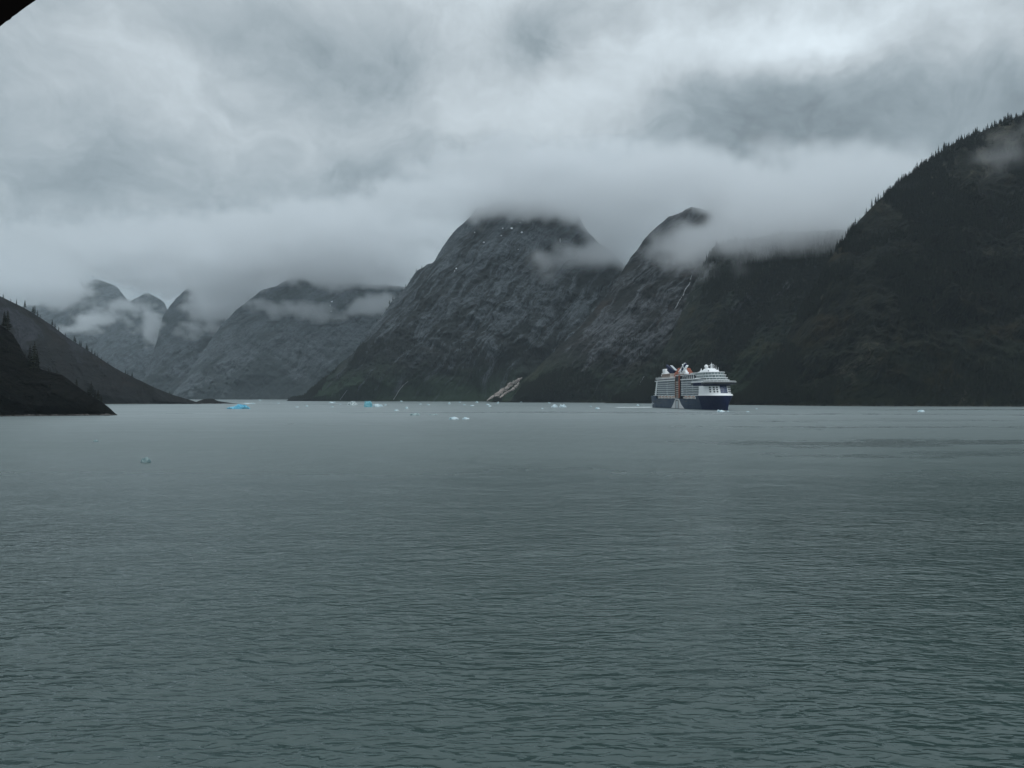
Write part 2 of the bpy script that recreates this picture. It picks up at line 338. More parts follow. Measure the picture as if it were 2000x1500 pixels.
mountain('middle_mountain', [(950,785.4,785.6),(1000,778,785.8),(1022,745,786),(1070,700,786),(1120,655,786.2),(1165,600,786.4),(1205,548,786.5),(1235,505,786.6),(1262,465,786.7),(1290,440,786.8),(1305,424,786.9),
    (1325,419,787),(1350,406,787),(1385,411,787),(1410,402,787),(1450,420,787.2),(1520,450,787.4),(1600,520,787.8),(1680,600,788)], 1.0, m_mid, 40, 50, 43, 380, 85, cols=460, jag=1.5, nrows=300)
mountain('forested_cliff', [(1180,787.4,787.6),(1240,770,787.8),(1275,725,788),(1310,660,788.2),(1340,590,788.4),(1362,540,788.6),(1385,498,788.8),(1402,478,788.8),(1440,470,789),(1500,462,789.4),(1560,455,789.8),
    (1640,450,790.4),(1720,470,791),(1800,500,791.4)], 0.95, m_cliff, 34, 56, 57, 300, 75, cols=440, nrows=300)
mountain('near_mountain', [(1400,790.6,790.8),(1440,782,791),(1475,755,791.3),(1505,715,791.7),(1530,670,792),(1560,610,792.4),(1590,555,792.8),(1625,500,793.2),(1660,452,793.4),(1700,408,793.6),(1760,352,793.6),
    (1815,314,793.8),(1850,288,794),(1900,266,794),(1950,245,794),(2000,228,794.2),(2120,180,795),(2300,130,797),(2600,110,800),(3000,140,806)], 0.85, m_near, 32, 60, 71, 240, 62, cols=620, nrows=360)
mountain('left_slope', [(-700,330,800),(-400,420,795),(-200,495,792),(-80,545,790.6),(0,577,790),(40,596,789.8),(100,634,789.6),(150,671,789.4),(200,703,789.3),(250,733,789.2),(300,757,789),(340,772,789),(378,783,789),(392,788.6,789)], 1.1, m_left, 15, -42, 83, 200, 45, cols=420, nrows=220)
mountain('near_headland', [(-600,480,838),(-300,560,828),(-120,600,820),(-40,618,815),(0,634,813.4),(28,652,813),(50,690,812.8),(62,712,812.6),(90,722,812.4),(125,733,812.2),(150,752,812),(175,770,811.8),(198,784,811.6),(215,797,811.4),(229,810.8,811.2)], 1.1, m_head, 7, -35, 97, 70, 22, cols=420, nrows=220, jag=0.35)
mountain('rocky_point', [(376,788.2,788.6),(388,783,788.6),(402,778.5,788.6),(416,778.5,788.6),(425,783,788.6),(438,785,788.5),(452,787,788.4),(466,788,788.4)], 1.6, m_left, 1.5, -20, 101, 30, 10, cols=80, nrows=40, jag=0.1)
S.cycles.use_adaptive_sampling = True

def ray(px, py, name):
    d = direction(px, py); best = None
    hit = MOUNT[name]['bvh'].ray_cast(Vector((0, 0, CAMH)), d)
    return hit[0], hit[1]
def on_water(px, py):
    y = CAMH*F/(py-HY); return Vector(((px-CX)/F*y, y, 0))
# ------------------------------------------------------------------ low cloud (real density grids)
def cloud_mat(name, dens, col=(0.940, 0.946, 0.952)):
    m, t, b = principled(name); t.n.remove(b)
    pv = t.new('ShaderNodeVolumePrincipled'); pv.inputs['Color'].default_value = (*col, 1)
    pv.inputs['Density'].default_value = dens; pv.inputs['Density Attribute'].default_value = 'density'
    pv.inputs['Anisotropy'].default_value = 0.78
    t.l.new(pv.outputs[0], t.n['Material Output'].inputs['Volume'])
    return m
def cloud(name, lo, hi, voxel, mat, build, label):
    ng = bpy.data.node_groups.new(name, 'GeometryNodeTree')
    ng.interface.new_socket('Geometry', in_out='OUTPUT', socket_type='NodeSocketGeometry')
    g = NT(ng); vc = g.new('GeometryNodeVolumeCube')
    vc.inputs['Min'].default_value = lo; vc.inputs['Max'].default_value = hi
    for i, ax in enumerate('XYZ'): vc.inputs['Resolution '+ax].default_value = max(4, int((hi[i]-lo[i])/voxel))
    pos = g.new('GeometryNodeInputPosition').outputs[0]
    g.l.new(build(g, pos), vc.inputs['Density'])
    sm = g.new('GeometryNodeSetMaterial'); sm.inputs['Material'].default_value = mat
    g.l.new(vc.outputs[0], sm.inputs['Geometry'])
    o = g.new('NodeGroupOutput'); g.l.new(sm.outputs[0], o.inputs[0])
    me = bpy.data.meshes.new(name); ob = link(name, me, mat)
    ob.modifiers.new('density', 'NODES').node_group = ng
    tag(ob, kind='stuff')
    return ob
def blob_field(g, pos, blobs):
    acc = None
    for px, py, y, rx, ry, rd, a in blobs:      # photo column and row fix the bearing, y the distance; radii: photo px, photo px, metres
        cc = ((px-CX)/F*y, y, CAMH+(HY-py)/F*y)
        vv = g.v('MULTIPLY', g.v('SUBTRACT', pos, cc), (F/(rx*y), 1/rd, F/(ry*y)))
        q = g.m('POWER', 2.718, g.m('MULTIPLY', g.v('DOT_PRODUCT', vv, vv, out=1), -0.9))
        q = g.m('MULTIPLY', q, a)
        acc = q if acc is None else g.m('ADD', acc, q)
    return acc
def boxfade(g, pos, lo, hi, fx, fy, fz0, fz1):
    s = g.new('ShaderNodeSeparateXYZ'); g.l.new(pos, s.inputs[0]); x, y, z = s.outputs
    f = g.m('MULTIPLY', g.ramp(x, lo[0], lo[0]+fx), g.ramp(x, hi[0]-fx, hi[0], 1, 0))
    f = g.m('MULTIPLY', f, g.m('MULTIPLY', g.ramp(y, lo[1], lo[1]+fy), g.ramp(y, hi[1]-fy, hi[1], 1, 0)))
    f = g.m('MULTIPLY', f, g.m('MULTIPLY', g.ramp(z, lo[2], lo[2]+fz0), g.ramp(z, hi[2]-fz1, hi[2], 1, 0)))
    return f, s.outputs
DECK_LO, DECK_HI = (-5600, 1650, 330), (2300, 8600, 1560)
DECK = [ # px,py,Y, rx,ry px, depth m, amount
 (1110,388,3700,140,36,600,1.5),(1230,415,3600,90,60,500,1.4),(1000,376,3850,150,30,600,1.2),(1200,488,3300,44,42,220,.75),(1130,505,3230,80,22,150,.85),(1070,530,3150,36,24,130,.85),(930,430,3550,30,20,150,.5),(1040,415,3600,60,14,150,.5),
 (1290,392,3150,140,34,500,1.2),(1360,482,2720,75,24,170,.95),(1310,505,2650,50,18,150,.8),(1490,446,2400,70,38,230,1.5),(1530,470,2330,90,26,180,1.2),(1610,452,2380,90,42,260,1.4),(1560,418,2600,130,38,330,1.4),(1390,520,2330,18,36,110,1.0),(1385,432,2950,42,20,260,-1.0),(960,412,3700,70,20,200,.7),(1050,400,3750,50,12,200,.5),(1330,492,2700,55,16,120,.7),(1540,396,2900,170,32,500,1.3),(1690,398,2800,90,34,400,1.1),
 (1925,305,1980,60,22,120,.50),(1985,262,2040,34,24,120,.50),(1870,335,1930,40,20,100,.42),(1825,505,1780,26,12,90,.35),
 (870,402,4200,120,30,700,.8),(700,475,5200,240,48,800,1.2),(600,520,5600,150,24,500,1.2),(700,532,5500,90,20,400,1.0),(650,560,5450,30,12,200,.4),(770,528,5300,80,17,400,1.0),(520,596,5250,60,12,240,.8),(575,606,5200,45,9,200,.7),(655,612,5150,60,11,220,.75),(715,604,5150,40,13,200,.8),(600,572,5500,70,18,300,-.3),(740,592,5200,34,14,200,.6),(480,560,5700,60,40,500,1.2),
 (420,490,6200,280,44,900,1.1),(150,478,7000,240,44,1000,1.1),(330,545,6800,60,26,500,1.0),(250,596,6500,44,11,260,1.0),(195,620,6500,40,11,240,1.0),(145,642,6500,40,10,240,1.0),(306,640,6300,14,40,240,1.05),(360,600,6300,30,12,200,.6),(435,600,6100,45,36,400,1.1),(60,560,7400,80,40,600,.9),(380,650,5800,70,14,220,.6)]
def deck(g, pos):
    f, (x, y, z) = boxfade(g, pos, DECK_LO, DECK_HI, 500, 100, 60, 620)
    wv = g.v('MULTIPLY', g.v('SUBTRACT', g.noise(pos, 0.0034, 4, 0.62, 0.4, out=1), (.5, .5, .5)), (620, 420, 330))
    base = blob_field(g, g.v('ADD', pos, wv), DECK)
    n = g.noise(g.v('MULTIPLY', pos, (1, 1, 1.7)), 0.0026, 7, 0.60, 0.5)
    n2 = g.noise(g.v('MULTIPLY', pos, (1, 1, 1.3)), 0.0085, 5, 0.6, 0.8)
    d = g.m('ADD', base, g.m('MULTIPLY', g.m('SUBTRACT', n, 0.5), 3.6)); d = g.m('ADD', d, g.m('MULTIPLY', g.m('SUBTRACT', n2, 0.5), 4.0))
    d = g.m('MULTIPLY', g.m('SUBTRACT', d, 0.34), 2.2)
    d = g.m('MULTIPLY', d, g.ramp(base, 0.22, 0.55))
    d = g.m('MINIMUM', g.m('MAXIMUM', d, 0.0), 1.0)
    return g.m('MULTIPLY', d, f)
cloud('cloud_bank', DECK_LO, DECK_HI, 27, cloud_mat('stratus', 0.0115), deck, '')
#PART2B
# ------------------------------------------------------------------ conifers
def project(P): return CX + F*P[..., 0]/P[..., 1], HY - F*(P[..., 2]-CAMH)/P[..., 1]
for M in MOUNT.values():
    M['u'], M['v'] = project(M['P'])
def skyline(name, px):
    M = MOUNT[name]; near = np.abs(M['u']-px) < 2.2
    v = np.where(near, M['v'], 1e9); i = np.unravel_index(np.argmin(v), v.shape)
    return Vector(M['P'][i])
m_crown, t, b = principled('spruce_needles', (0.012, 0.016, 0.011), 0.95, spec=0.03)
oi = t.new('ShaderNodeObjectInfo').outputs['Random']; cc = t.new('ShaderNodeTexCoord').outputs['Object']
t.l.new(t.mix(t.m('MULTIPLY', t.m('ADD', oi, t.noise(cc, 6, 3)), 0.6), (0.006, 0.009, 0.007), (0.020, 0.023, 0.014)), b.inputs['Base Color'])
m_bark = worn('spruce_bark', (0.035, 0.028, 0.022), 0.9, 0.3, 5)
def crown_mesh(seed, width, whorls=13, per=8, bare=0.10):
    r = random.Random(seed); bm = bmesh.new()
    for k in range(whorls):
        f = k/(whorls-1); z = bare + (0.97-bare)*f**0.92
        rad = width*(1-f)**0.85*r.uniform(0.75, 1.15) + 0.012
        off = r.uniform(0, 6.3)
        for q in range(per):
            if r.random() < 0.10: continue
            a = off + q*2*math.pi/per + r.uniform(-.25, .25); l = rad*r.uniform(0.65, 1.2); dr = l*r.uniform(0.15, 0.5)
            wd = 0.48*l + 0.012
            d = Vector((math.cos(a), math.sin(a), 0)); s_ = Vector((-d.y, d.x, 0)); c0 = Vector((0, 0, z))
            v = [bm.verts.new(p) for p in (c0+Vector((0,0,0.03)), c0+d*l*0.55+s_*wd*0.55-Vector((0,0,dr*0.35)), c0+d*l-Vector((0,0,dr)), c0+d*l*0.55-s_*wd*0.55-Vector((0,0,dr*0.35)), c0+d*l*0.5-Vector((0,0,0.035+dr*0.6)))]
            for f3 in ((0,1,2), (0,2,3), (0,4,1), (1,4,2), (2,4,3)): bm.faces.new([v[i] for i in f3])
    v = [bm.verts.new((0.014*math.cos(a), 0.014*math.sin(a), 0.86)) for a in (0, 2.1, 4.2)]; tp = bm.verts.new((0, 0, 1.0))
    for i in range(3): bm.faces.new((v[i], v[(i+1) % 3], tp))
    me = bpy.data.meshes.new('crown'); bm.to_mesh(me); bm.free(); me.materials.append(m_crown); return me
def trunk_mesh():
    bm = bmesh.new(); bmesh.ops.create_cone(bm, segments=6, radius1=0.022, radius2=0.006, depth=0.95, cap_ends=True)
    bmesh.ops.translate(bm, vec=(0, 0, 0.425), verts=bm.verts)
    me = bpy.data.meshes.new('trunk'); bm.to_mesh(me); bm.free(); me.materials.append(m_bark); return me
CROWNS = [crown_mesh(1, .17), crown_mesh(2, .22, 11), crown_mesh(3, .145, 15, 7), crown_mesh(4, .20, 12, 8, .2)]
TRUNK = trunk_mesh()
def spruce(loc, h, k, label, group):
    e = bpy.data.objects.new('spruce_tree', None); COL.objects.link(e); e.location = loc
    e.scale = (h*random.uniform(.85, 1.15), h*random.uniform(.85, 1.15), h); e.rotation_euler = (random.uniform(-.03, .03), random.uniform(-.03, .03), random.uniform(0, 6.28))
    tag(e, label, 'tree', group)
    link('trunk', TRUNK, None, e); c = link('crown', CROWNS[k % 4], None, e)
    return e, c
g_head = 'spruces on the dark near headland'; g_left = 'small spruces along the left slope skyline'; g_right = 'spruces along the skyline of the right mountain'; g_cen = 'tiny spruces on the shoulder of the central mountain'
p = skyline('near_headland', 67); _, crown0 = spruce(p-Vector((0,0,3)), 31, 1, 'largest black spruce standing alone on the shoulder of the dark near headland', g_head)
protos = [crown0]
for px, h, lab in ((60, 22, 'spruce leaning against the left side of the largest headland spruce'), (74, 20, 'spruce close on the right of the largest headland spruce'),
        (9, 20, 'slim spruce at the left frame edge on top of the headland'), (16, 24, 'taller of the two spruces on top of the headland near the left frame edge'),
        (96, 6, 'low scrubby spruce right of the largest headland spruce'), (113, 5, 'tiny spruce on the middle step of the headland'),
        (150, 9, 'small broad spruce on the sloping nose of the headland'), (172, 8, 'short spruce just left of the tall one near the headland tip'),
        (178, 16, 'tall thin spruce near the headland tip'), (186, 10, 'spruce second from the right end of the headland row'),
        (193, 13, 'spruce third from the headland tip, pointed and dark'), (199, 9, 'spruce nearest the water at the tip of the headland')):
    _, c = spruce(skyline('near_headland', px)-Vector((0,0,1)), h, len(protos), lab, g_head); protos.append(c)
LT = {50: 'tall thin spruce high on the left slope skyline, standing by itself', 69: 'tallest spruce of the pair high on the left slope skyline', 75: 'shorter spruce right beside the tallest one of the left slope skyline', 169: 'broadest dark spruce halfway down the left slope skyline', 258: 'upper spruce of the last clump low on the left slope skyline', 331: 'lowest little spruce near the foot of the left slope'}
for px, h in ((-60, 15), (8, 12), (22, 9), (34, 14), (50, 22), (66, 20), (69, 25), (75, 17), (80, 10), (104, 17), (107, 13), (116, 12), (128, 9), (145, 16), (149, 13), (156, 14), (159, 15), (169, 17), (173, 14), (181, 13), (186, 12), (190, 9), (199, 8), (212, 7), (246, 12), (251, 9), (258, 13), (260, 10), (300, 6), (331, 8), (336, 6)):
    spruce(skyline('left_slope', px)-Vector((0,0,1)), h*1.15, random.randrange(4), ('small dark spruce on the skyline of the bare left slope' if px not in LT else LT[px]), g_left)
x = 1622
while x < 2110:
    spruce(skyline('near_mountain', x)-Vector((0,0,1.5)), random.choice((6, 8, 10, 12, 15, 18, 23))*random.uniform(.8, 1.15), random.randrange(4), 'dark spruce standing on the skyline of the steep right mountain', g_right)
    x += random.choice((1.0, 1.5, 2, 2.5, 3, 4, 6, 11))
for px in (735, 742, 752, 759, 766, 776, 783, 790, 800, 812, 822, 715, 702, 690):
    spruce(skyline('central_mountain', px)-Vector((0,0,1)), random.uniform(14, 24), random.randrange(4), 'tiny spruce on the left shoulder of the central mountain', g_cen)

m_boulder = worn('shore_rock', (0.075, 0.070, 0.066), 0.9, 0.5, 0.8, spec=0.1)
bm = bmesh.new(); r_ = random.Random(11)
for k in range(150):
    px = r_.uniform(-60, 226); M = MOUNT['near_headland']; row0 = M['P'][1]; q = row0[np.argmin(np.abs(M['u'][1]-px))]
    sz = r_.choice((.6, .9, 1.4, 2.2)); mt = Matrix.Translation((q[0]+r_.uniform(-1, 1), q[1]-r_.uniform(0, 5), 0.1*sz)) @ Matrix.Rotation(r_.uniform(0, 3), 4, 'Z') @ Matrix.Diagonal((sz*1.5, sz, sz*.7, 1))
    res = bmesh.ops.create_icosphere(bm, subdivisions=1, radius=1, matrix=mt)
    for v in res['verts']: v.co += Vector((r_.uniform(-.25, .25), r_.uniform(-.25, .25), r_.uniform(-.2, .2)))*sz
me = bpy.data.meshes.new('shore_boulders'); bm.to_mesh(me); bm.free(); tag(link('shore_boulders', me, m_boulder), kind='stuff')
def forest(name, mname, n, zlo, zhi, hmin, hmax, seed, thr, pxmin=-1e9, pxmax=1e9, nscale=190):
    M = MOUNT[mname]; P = M['P'].reshape(-1, 3)
    r = np.random.default_rng(seed)
    dens = fbm(P[:,0]/nscale, P[:,1]/nscale, P[:,2]/nscale*0.8, 4, seed, 0.6)
    area = P[:,1]**2
    u = M['u'].reshape(-1)
    wgt = area*np.clip((dens-thr)*5, 0.0, 1)*(P[:,2] > zlo)*np.clip((zhi-P[:,2])/80+dens*2, 0, 1)*(u > pxmin)*(u < pxmax)
    rowpos = np.repeat(np.linspace(0, 1, M['P'].shape[0]), M['P'].shape[1]); wgt = wgt*(rowpos < 0.998)
    idx = r.choice(len(P), n, p=wgt/wgt.sum())
    Q = P[idx] + np.stack([r.normal(0, 2.0, n), r.normal(0, 1.5, n), r.uniform(-2.5, -0.8, n)], -1)
    me = bpy.data.meshes.new(name); me.vertices.add(n); me.vertices.foreach_set('co', Q.reshape(-1).astype(np.float32))
    at = me.attributes.new('height', 'FLOAT', 'POINT'); at.data.foreach_set('value', r.uniform(hmin, hmax, n).astype(np.float32)*r.choice([0.75, 1, 1.15], n).astype(np.float32))
    me.update(); o = link(name, me, m_crown)
    ng = bpy.data.node_groups.new(name, 'GeometryNodeTree')
    ng.interface.new_socket('Geometry', in_out='INPUT', socket_type='NodeSocketGeometry'); ng.interface.new_socket('Geometry', in_out='OUTPUT', socket_type='NodeSocketGeometry')
    g = NT(ng); gi = g.new('NodeGroupInput'); go = g.new('NodeGroupOutput')
    ip = g.new('GeometryNodeInstanceOnPoints'); g.l.new(gi.outputs[0], ip.inputs['Points'])
    j = g.new('GeometryNodeJoinGeometry')
    for c in protos[:4]:
        ob = g.new('GeometryNodeObjectInfo'); ob.inputs['Object'].default_value = c; ob.inputs['As Instance'].default_value = True
        g.l.new(ob.outputs['Geometry'], j.inputs[0])
    g.l.new(j.outputs[0], ip.inputs['Instance']); ip.inputs['Pick Instance'].default_value = True
    rv = g.new('FunctionNodeRandomValue', data_type='INT'); rv.inputs['Min'].default_value = 0; rv.inputs['Max'].default_value = 3
    g.l.new([q for q in rv.outputs if q.type == 'INT'][0], ip.inputs['Instance Index'])
    na = g.new('GeometryNodeInputNamedAttribute', data_type='FLOAT'); na.inputs['Name'].default_value = 'height'
    cb = g.new('ShaderNodeCombineXYZ')
    for i in range(3): g.l.new(na.outputs['Attribute'], cb.inputs[i])
    g.l.new(cb.outputs[0], ip.inputs['Scale'])
    rr = g.new('FunctionNodeRandomValue', data_type='FLOAT_VECTOR'); rr.inputs['Max'].default_value = (0.05, 0.05, 6.28)
    g.l.new(rr.outputs[0], ip.inputs['Rotation'])
    g.l.new(ip.outputs[0], go.inputs[0])
    o.modifiers.new('scatter', 'NODES').node_group = ng
    tag(o, kind='stuff'); return o
forest('forest', 'near_mountain', 28000, 6, 1500, 10, 20, 5, -0.14, nscale=150)
forest('forest', 'forested_cliff', 9000, 6, 900, 11, 20, 6, -0.06, nscale=220)
forest('forest', 'middle_mountain', 3500, 4, 120, 8, 16, 8, -0.05)
forest('forest', 'central_mountain', 6000, 4, 220, 8, 16, 9, -0.05)
forest('forest', 'near_headland', 420, 14, 300, 2.5, 6, 10, 0.05, nscale=40)
forest('forest', 'left_slope', 900, 12, 400, 3, 9, 12, 0.12, nscale=90)

# ------------------------------------------------------------------ draped things: rock slide, waterfalls, snow
def hit_at(px, py, names):
    best = None
    for n in names:
        h, nn = ray(px, py, n)
        if h is not None and (best is None or h.y < best[0].y): best = (h, nn)
    return best
def drape_strip(name, line, mat, names, lift=1.5, rough=0.3, seed=0, nseg=26, across=5):
    """line: (px, py, half width in photo px) along the feature; laid on the mountain surface"""
    L = np.array(line, float); tt = np.linspace(0, len(L)-1, nseg); r = random.Random(seed)
    C = np.stack([np.interp(tt, range(len(L)), L[:, i]) for i in range(3)], -1)
    rows = []
    for i in range(nseg):
        a = C[max(i-1, 0)]; bq = C[min(i+1, nseg-1)]; d = bq[:2]-a[:2]; d /= (np.linalg.norm(d)+1e-9); nrm = np.array((-d[1], d[0]))
        hw = C[i, 2]*(1+r.uniform(-rough, rough)); jx = r.uniform(-rough, rough)*C[i, 2]*0.6; row = []
        for q in np.linspace(-1, 1, across):
            pxy = C[i, :2] + nrm*(hw*q*0.7 + jx)
            h = hit_at(pxy[0], pxy[1], names)
            if h is None: row = None; break
            hp = h[0] + (Vector((0, 0, CAMH))-h[0]).normalized()*lift*(1.6-abs(q)*1.4)
            row.append(hp)
        if row: rows.append(row)
    P = np.array([[tuple(v) for v in row] for row in rows])
    return link(name, grid_mesh(name, P), mat)
m_slide, t, b = principled('pale_rubble', (0.42, 0.36, 0.31), 0.9, spec=0.2)
cc = t.new('ShaderNodeTexCoord').outputs['Object']
sn = t.noise(t.mapping(cc, rot=(0, math.radians(-45), 0), scale=(0.02, 0.1, 0.16)), 1, 7, 0.7); fn = t.noise(cc, 0.25, 6, 0.7)
t.l.new(t.mix(t.ramp(t.m('ADD', t.m('MULTIPLY', sn, .6), t.m('MULTIPLY', fn, .4)), 0.38, 0.60), (0.13, 0.11, 0.10), (0.50, 0.44, 0.40)), b.inputs['Base Color'])
m_fall = worn('white_water', (0.27, 0.28, 0.29), 0.6, 0.3, 0.1)
m_snow = worn('old_snow', (0.78, 0.80, 0.82), 0.8, 0.08, 0.2)
both = ('middle_mountain', 'central_mountain')
bm = bmesh.new()
for k, ln in enumerate(([(951,782.5,1.5),(962,775,3.2),(975,767,5.0),(988,758,5.5),(1000,749,5.5),(1012,742,5.0),(1020,737.5,1.5)],
                        [(963,783,2.2),(975,777.5,2.6),(988,767,3.0),(1000,762,3.2),(1008,754,4),(1014,747,3)])):
    o = drape_strip('tmp', ln, m_slide, both, 2.5, 0.35, k, 30, 6); bm.from_mesh(o.data); bpy.data.objects.remove(o)
me = bpy.data.meshes.new('rock_slide'); bm.to_mesh(me); bm.free()
o = link('rock_slide', me, m_slide); tag(o, 'pale pinkish fresh rock slide at the shore between the central and the middle mountain', 'rock slide')
gw = 'thin streams running down the mountains'
for lab, ln, names in (
  ('long thin waterfall in the gully left of the forested cliff, below the cloud', [(1352,533,1.0),(1349,545,0.9),(1346,556,1.2),(1338,565,1.1),(1335,575,1.3),(1328,585,1.1),(1322,597,1.3),(1318,604,1.0)], ('forested_cliff','middle_mountain')),
  ('faint stream on the green foot of the slope just left of the ship', [(1258,735,.6),(1252,745,.6),(1248,757,.7),(1243,768,.6)], ('forested_cliff','middle_mountain')),
  ('pale stony gully reaching the water just behind the bow of the ship', [(1462,760,0.9),(1454,768,1.0),(1446,776,1.7),(1437,785,1.5)], ('near_mountain','forested_cliff')),
  ('stream gully on the foot of the central mountain left of the rock slide', [(797,745,.8),(788,752,.8),(779,763,.9),(772,775,.9),(768,781,.8)], ('central_mountain',)),
  ('slanting stream at the left foot of the central mountain', [(678,762,.6),(672,770,.7),(664,781,.7)], ('central_mountain',))):
    o = drape_strip('waterfall', ln, m_fall, names, 1.8, 0.35, len(lab), 24, 3); tag(o, lab, 'waterfall', gw)
def snow(px, py, rx, ry, lab, names):
    h = hit_at(px, py, names)
    if h is None: return
    r = random.Random(int(px*10)); bm = bmesh.new(); c0 = bm.verts.new(h[0]+(Vector((0,0,CAMH))-h[0]).normalized()*6)
    rim = []
    for k in range(10):
        a = k*0.628; q = r.uniform(.7, 1.2)
        hh = hit_at(px+rx*q*math.cos(a), py+ry*q*math.sin(a), names) or h
        rim.append(bm.verts.new(hh[0]+(Vector((0,0,CAMH))-hh[0]).normalized()*2))
    for k in range(10): bm.faces.new((c0, rim[k], rim[(k+1) % 10]))
    me = bpy.data.meshes.new('snow_patch'); bm.to_mesh(me); bm.free()
    tag(link('snow_patch', me, m_snow), lab, 'snow patch', 'old snow patches below the clouded peaks')
cm = ('central_mountain',); dm = ('distant_mountain',)
for a in ((1019,453.5,2.2,1.8,'brightest round snow patch below the central summit, lowest on the right'),(999,445.5,2.6,1.7,'larger white snow patch left of the brightest one under the central summit'),
  (982,446,1.6,1.3,'round snow patch two along to the left under the central summit'),(1021,429.5,1.4,1.4,'highest snow patch, right under the cloud on the central summit'),(1016,435,1.0,1.2,'small snow patch just below the highest one'),
  (979,460,.9,1.0,'tiny snow patch below the row under the central summit'),(945,473,2.0,1.2,'flat snow patch on the left flank of the central summit'),(927,454,1.0,1.2,'faint tiny snow patch farthest left near the central summit'),
  (891,524,1.2,1.2,'snow speck halfway down the left shoulder of the central mountain'),(888,529,.8,.8,'tiny snow speck just below the one on the left shoulder'),(1094,470,.7,5,'thin vertical snow streak beside the cloud wisp on the central mountain'),
  (1012,487,.8,.8,'lone snow speck in the middle of the central mountain face')): snow(*a, cm)
for a in ((648,589,2.2,1.4,'larger snow patch between the cloud strips on the distant mountain'),(647,608,2.2,1.2,'lower snow patch by the lower cloud strip on the distant mountain'),(645,597,1.0,2.0,'thin snow streak joining the two patches of the distant mountain')): snow(*a, dm)

# ------------------------------------------------------------------ ice
def ice_mat(name, base, dark):
    m, t, b = principled(name, base, 0.35, spec=0.5, ior=1.31)
    c = t.new('ShaderNodeTexCoord').outputs['Object']; n = t.noise(c, 0.45, 6, 0.65, 0.5)
    t.l.new(t.mix(t.ramp(n, 0.38, 0.62), dark, base), b.inputs['Base Color'])
    bp = t.new('ShaderNodeBump'); bp.inputs['Strength'].default_value = 0.5; bp.inputs['Distance'].default_value = 0.4; t.l.new(t.noise(c, 1.6, 4, 0.6), bp.inputs['Height']); t.l.new(bp.outputs[0], b.inputs['Normal'])
    return m
ICE = {'blue': ice_mat('blue_ice', (0.22, 0.58, 0.72), (0.035, 0.26, 0.42)), 'teal': ice_mat('teal_ice', (0.30, 0.60, 0.66), (0.10, 0.34, 0.42)), 'white': ice_mat('white_ice', (0.70, 0.77, 0.79), (0.34, 0.50, 0.55)),
       'murky': ice_mat('murky_ice', (0.38, 0.47, 0.47), (0.14, 0.22, 0.23)), 'dark': ice_mat('dirty_ice', (0.80, 0.86, 0.86), (0.14, 0.20, 0.21))}
def ice(px, wl, wpx, hpx, kind, prof, label, group='small floating ice pieces'):
    """prof: relative heights from left to right across the piece"""
    c = on_water(px, wl); sc = c.y/F; W = wpx*sc; Hh = hpx*sc; Dp = W*0.55
    r = random.Random(int(px*7+wl)); nx = max(9, min(30, int(wpx)))|1; ny = 9; bm = bmesh.new(); G = []
    so = r.uniform(0, 99)
    for j in range(ny):
        v = j/(ny-1)*2-1; row = []
        for i in range(nx):
            u = i/(nx-1)*2-1
            ex = math.sqrt(max(0, 1-v*v*0.8))
            x = u*ex*W/2 + r.uniform(-.5, .5)*W/nx*.5; y = v*Dp/2*math.sqrt(max(0.15, 1-u*u*0.85)) + r.uniform(-.03, .03)*Dp
            pr = np.interp((u+1)/2*(len(prof)-1), range(len(prof)), prof)
            edge = min(1, (1-abs(u))*5+0.0)*min(1, (1-abs(v))*2.6)
            z = Hh*pr*edge*(0.75+0.5*r.random()) if edge > 0 else 0
            row.append(bm.verts.new((x, y, z-0.12*Hh if edge <= 0 else z)))
        G.append(row)
    for j in range(ny-1):
        for i in range(nx-1): bm.faces.new((G[j][i], G[j][i+1], G[j+1][i+1], G[j+1][i]))
    ring = [G[0][i] for i in range(nx)] + [G[j][-1] for j in range(1, ny)] + [G[-1][i] for i in range(nx-2, -1, -1)] + [G[j][0] for j in range(ny-2, 0, -1)]
    low = [bm.verts.new((q.co.x*0.85, q.co.y*0.85, -0.6*Hh-0.2)) for q in ring]
    for k in range(len(ring)): bm.faces.new((ring[k], low[k], low[(k+1) % len(ring)], ring[(k+1) % len(ring)]))
    bm.faces.new(low[::-1]); bmesh.ops.recalc_face_normals(bm, faces=bm.faces)
    name = 'iceberg' if wpx > 12 else 'ice_floe'
    me = bpy.data.meshes.new(name); bm.to_mesh(me); bm.free()
    o = link(name, me, ICE[kind]); o.location = (c.x, c.y + Dp*0.3, 0)
    tag(o, label, 'iceberg' if wpx > 12 else 'ice floe', group); return o
big = 'larger icebergs floating in the fjord'
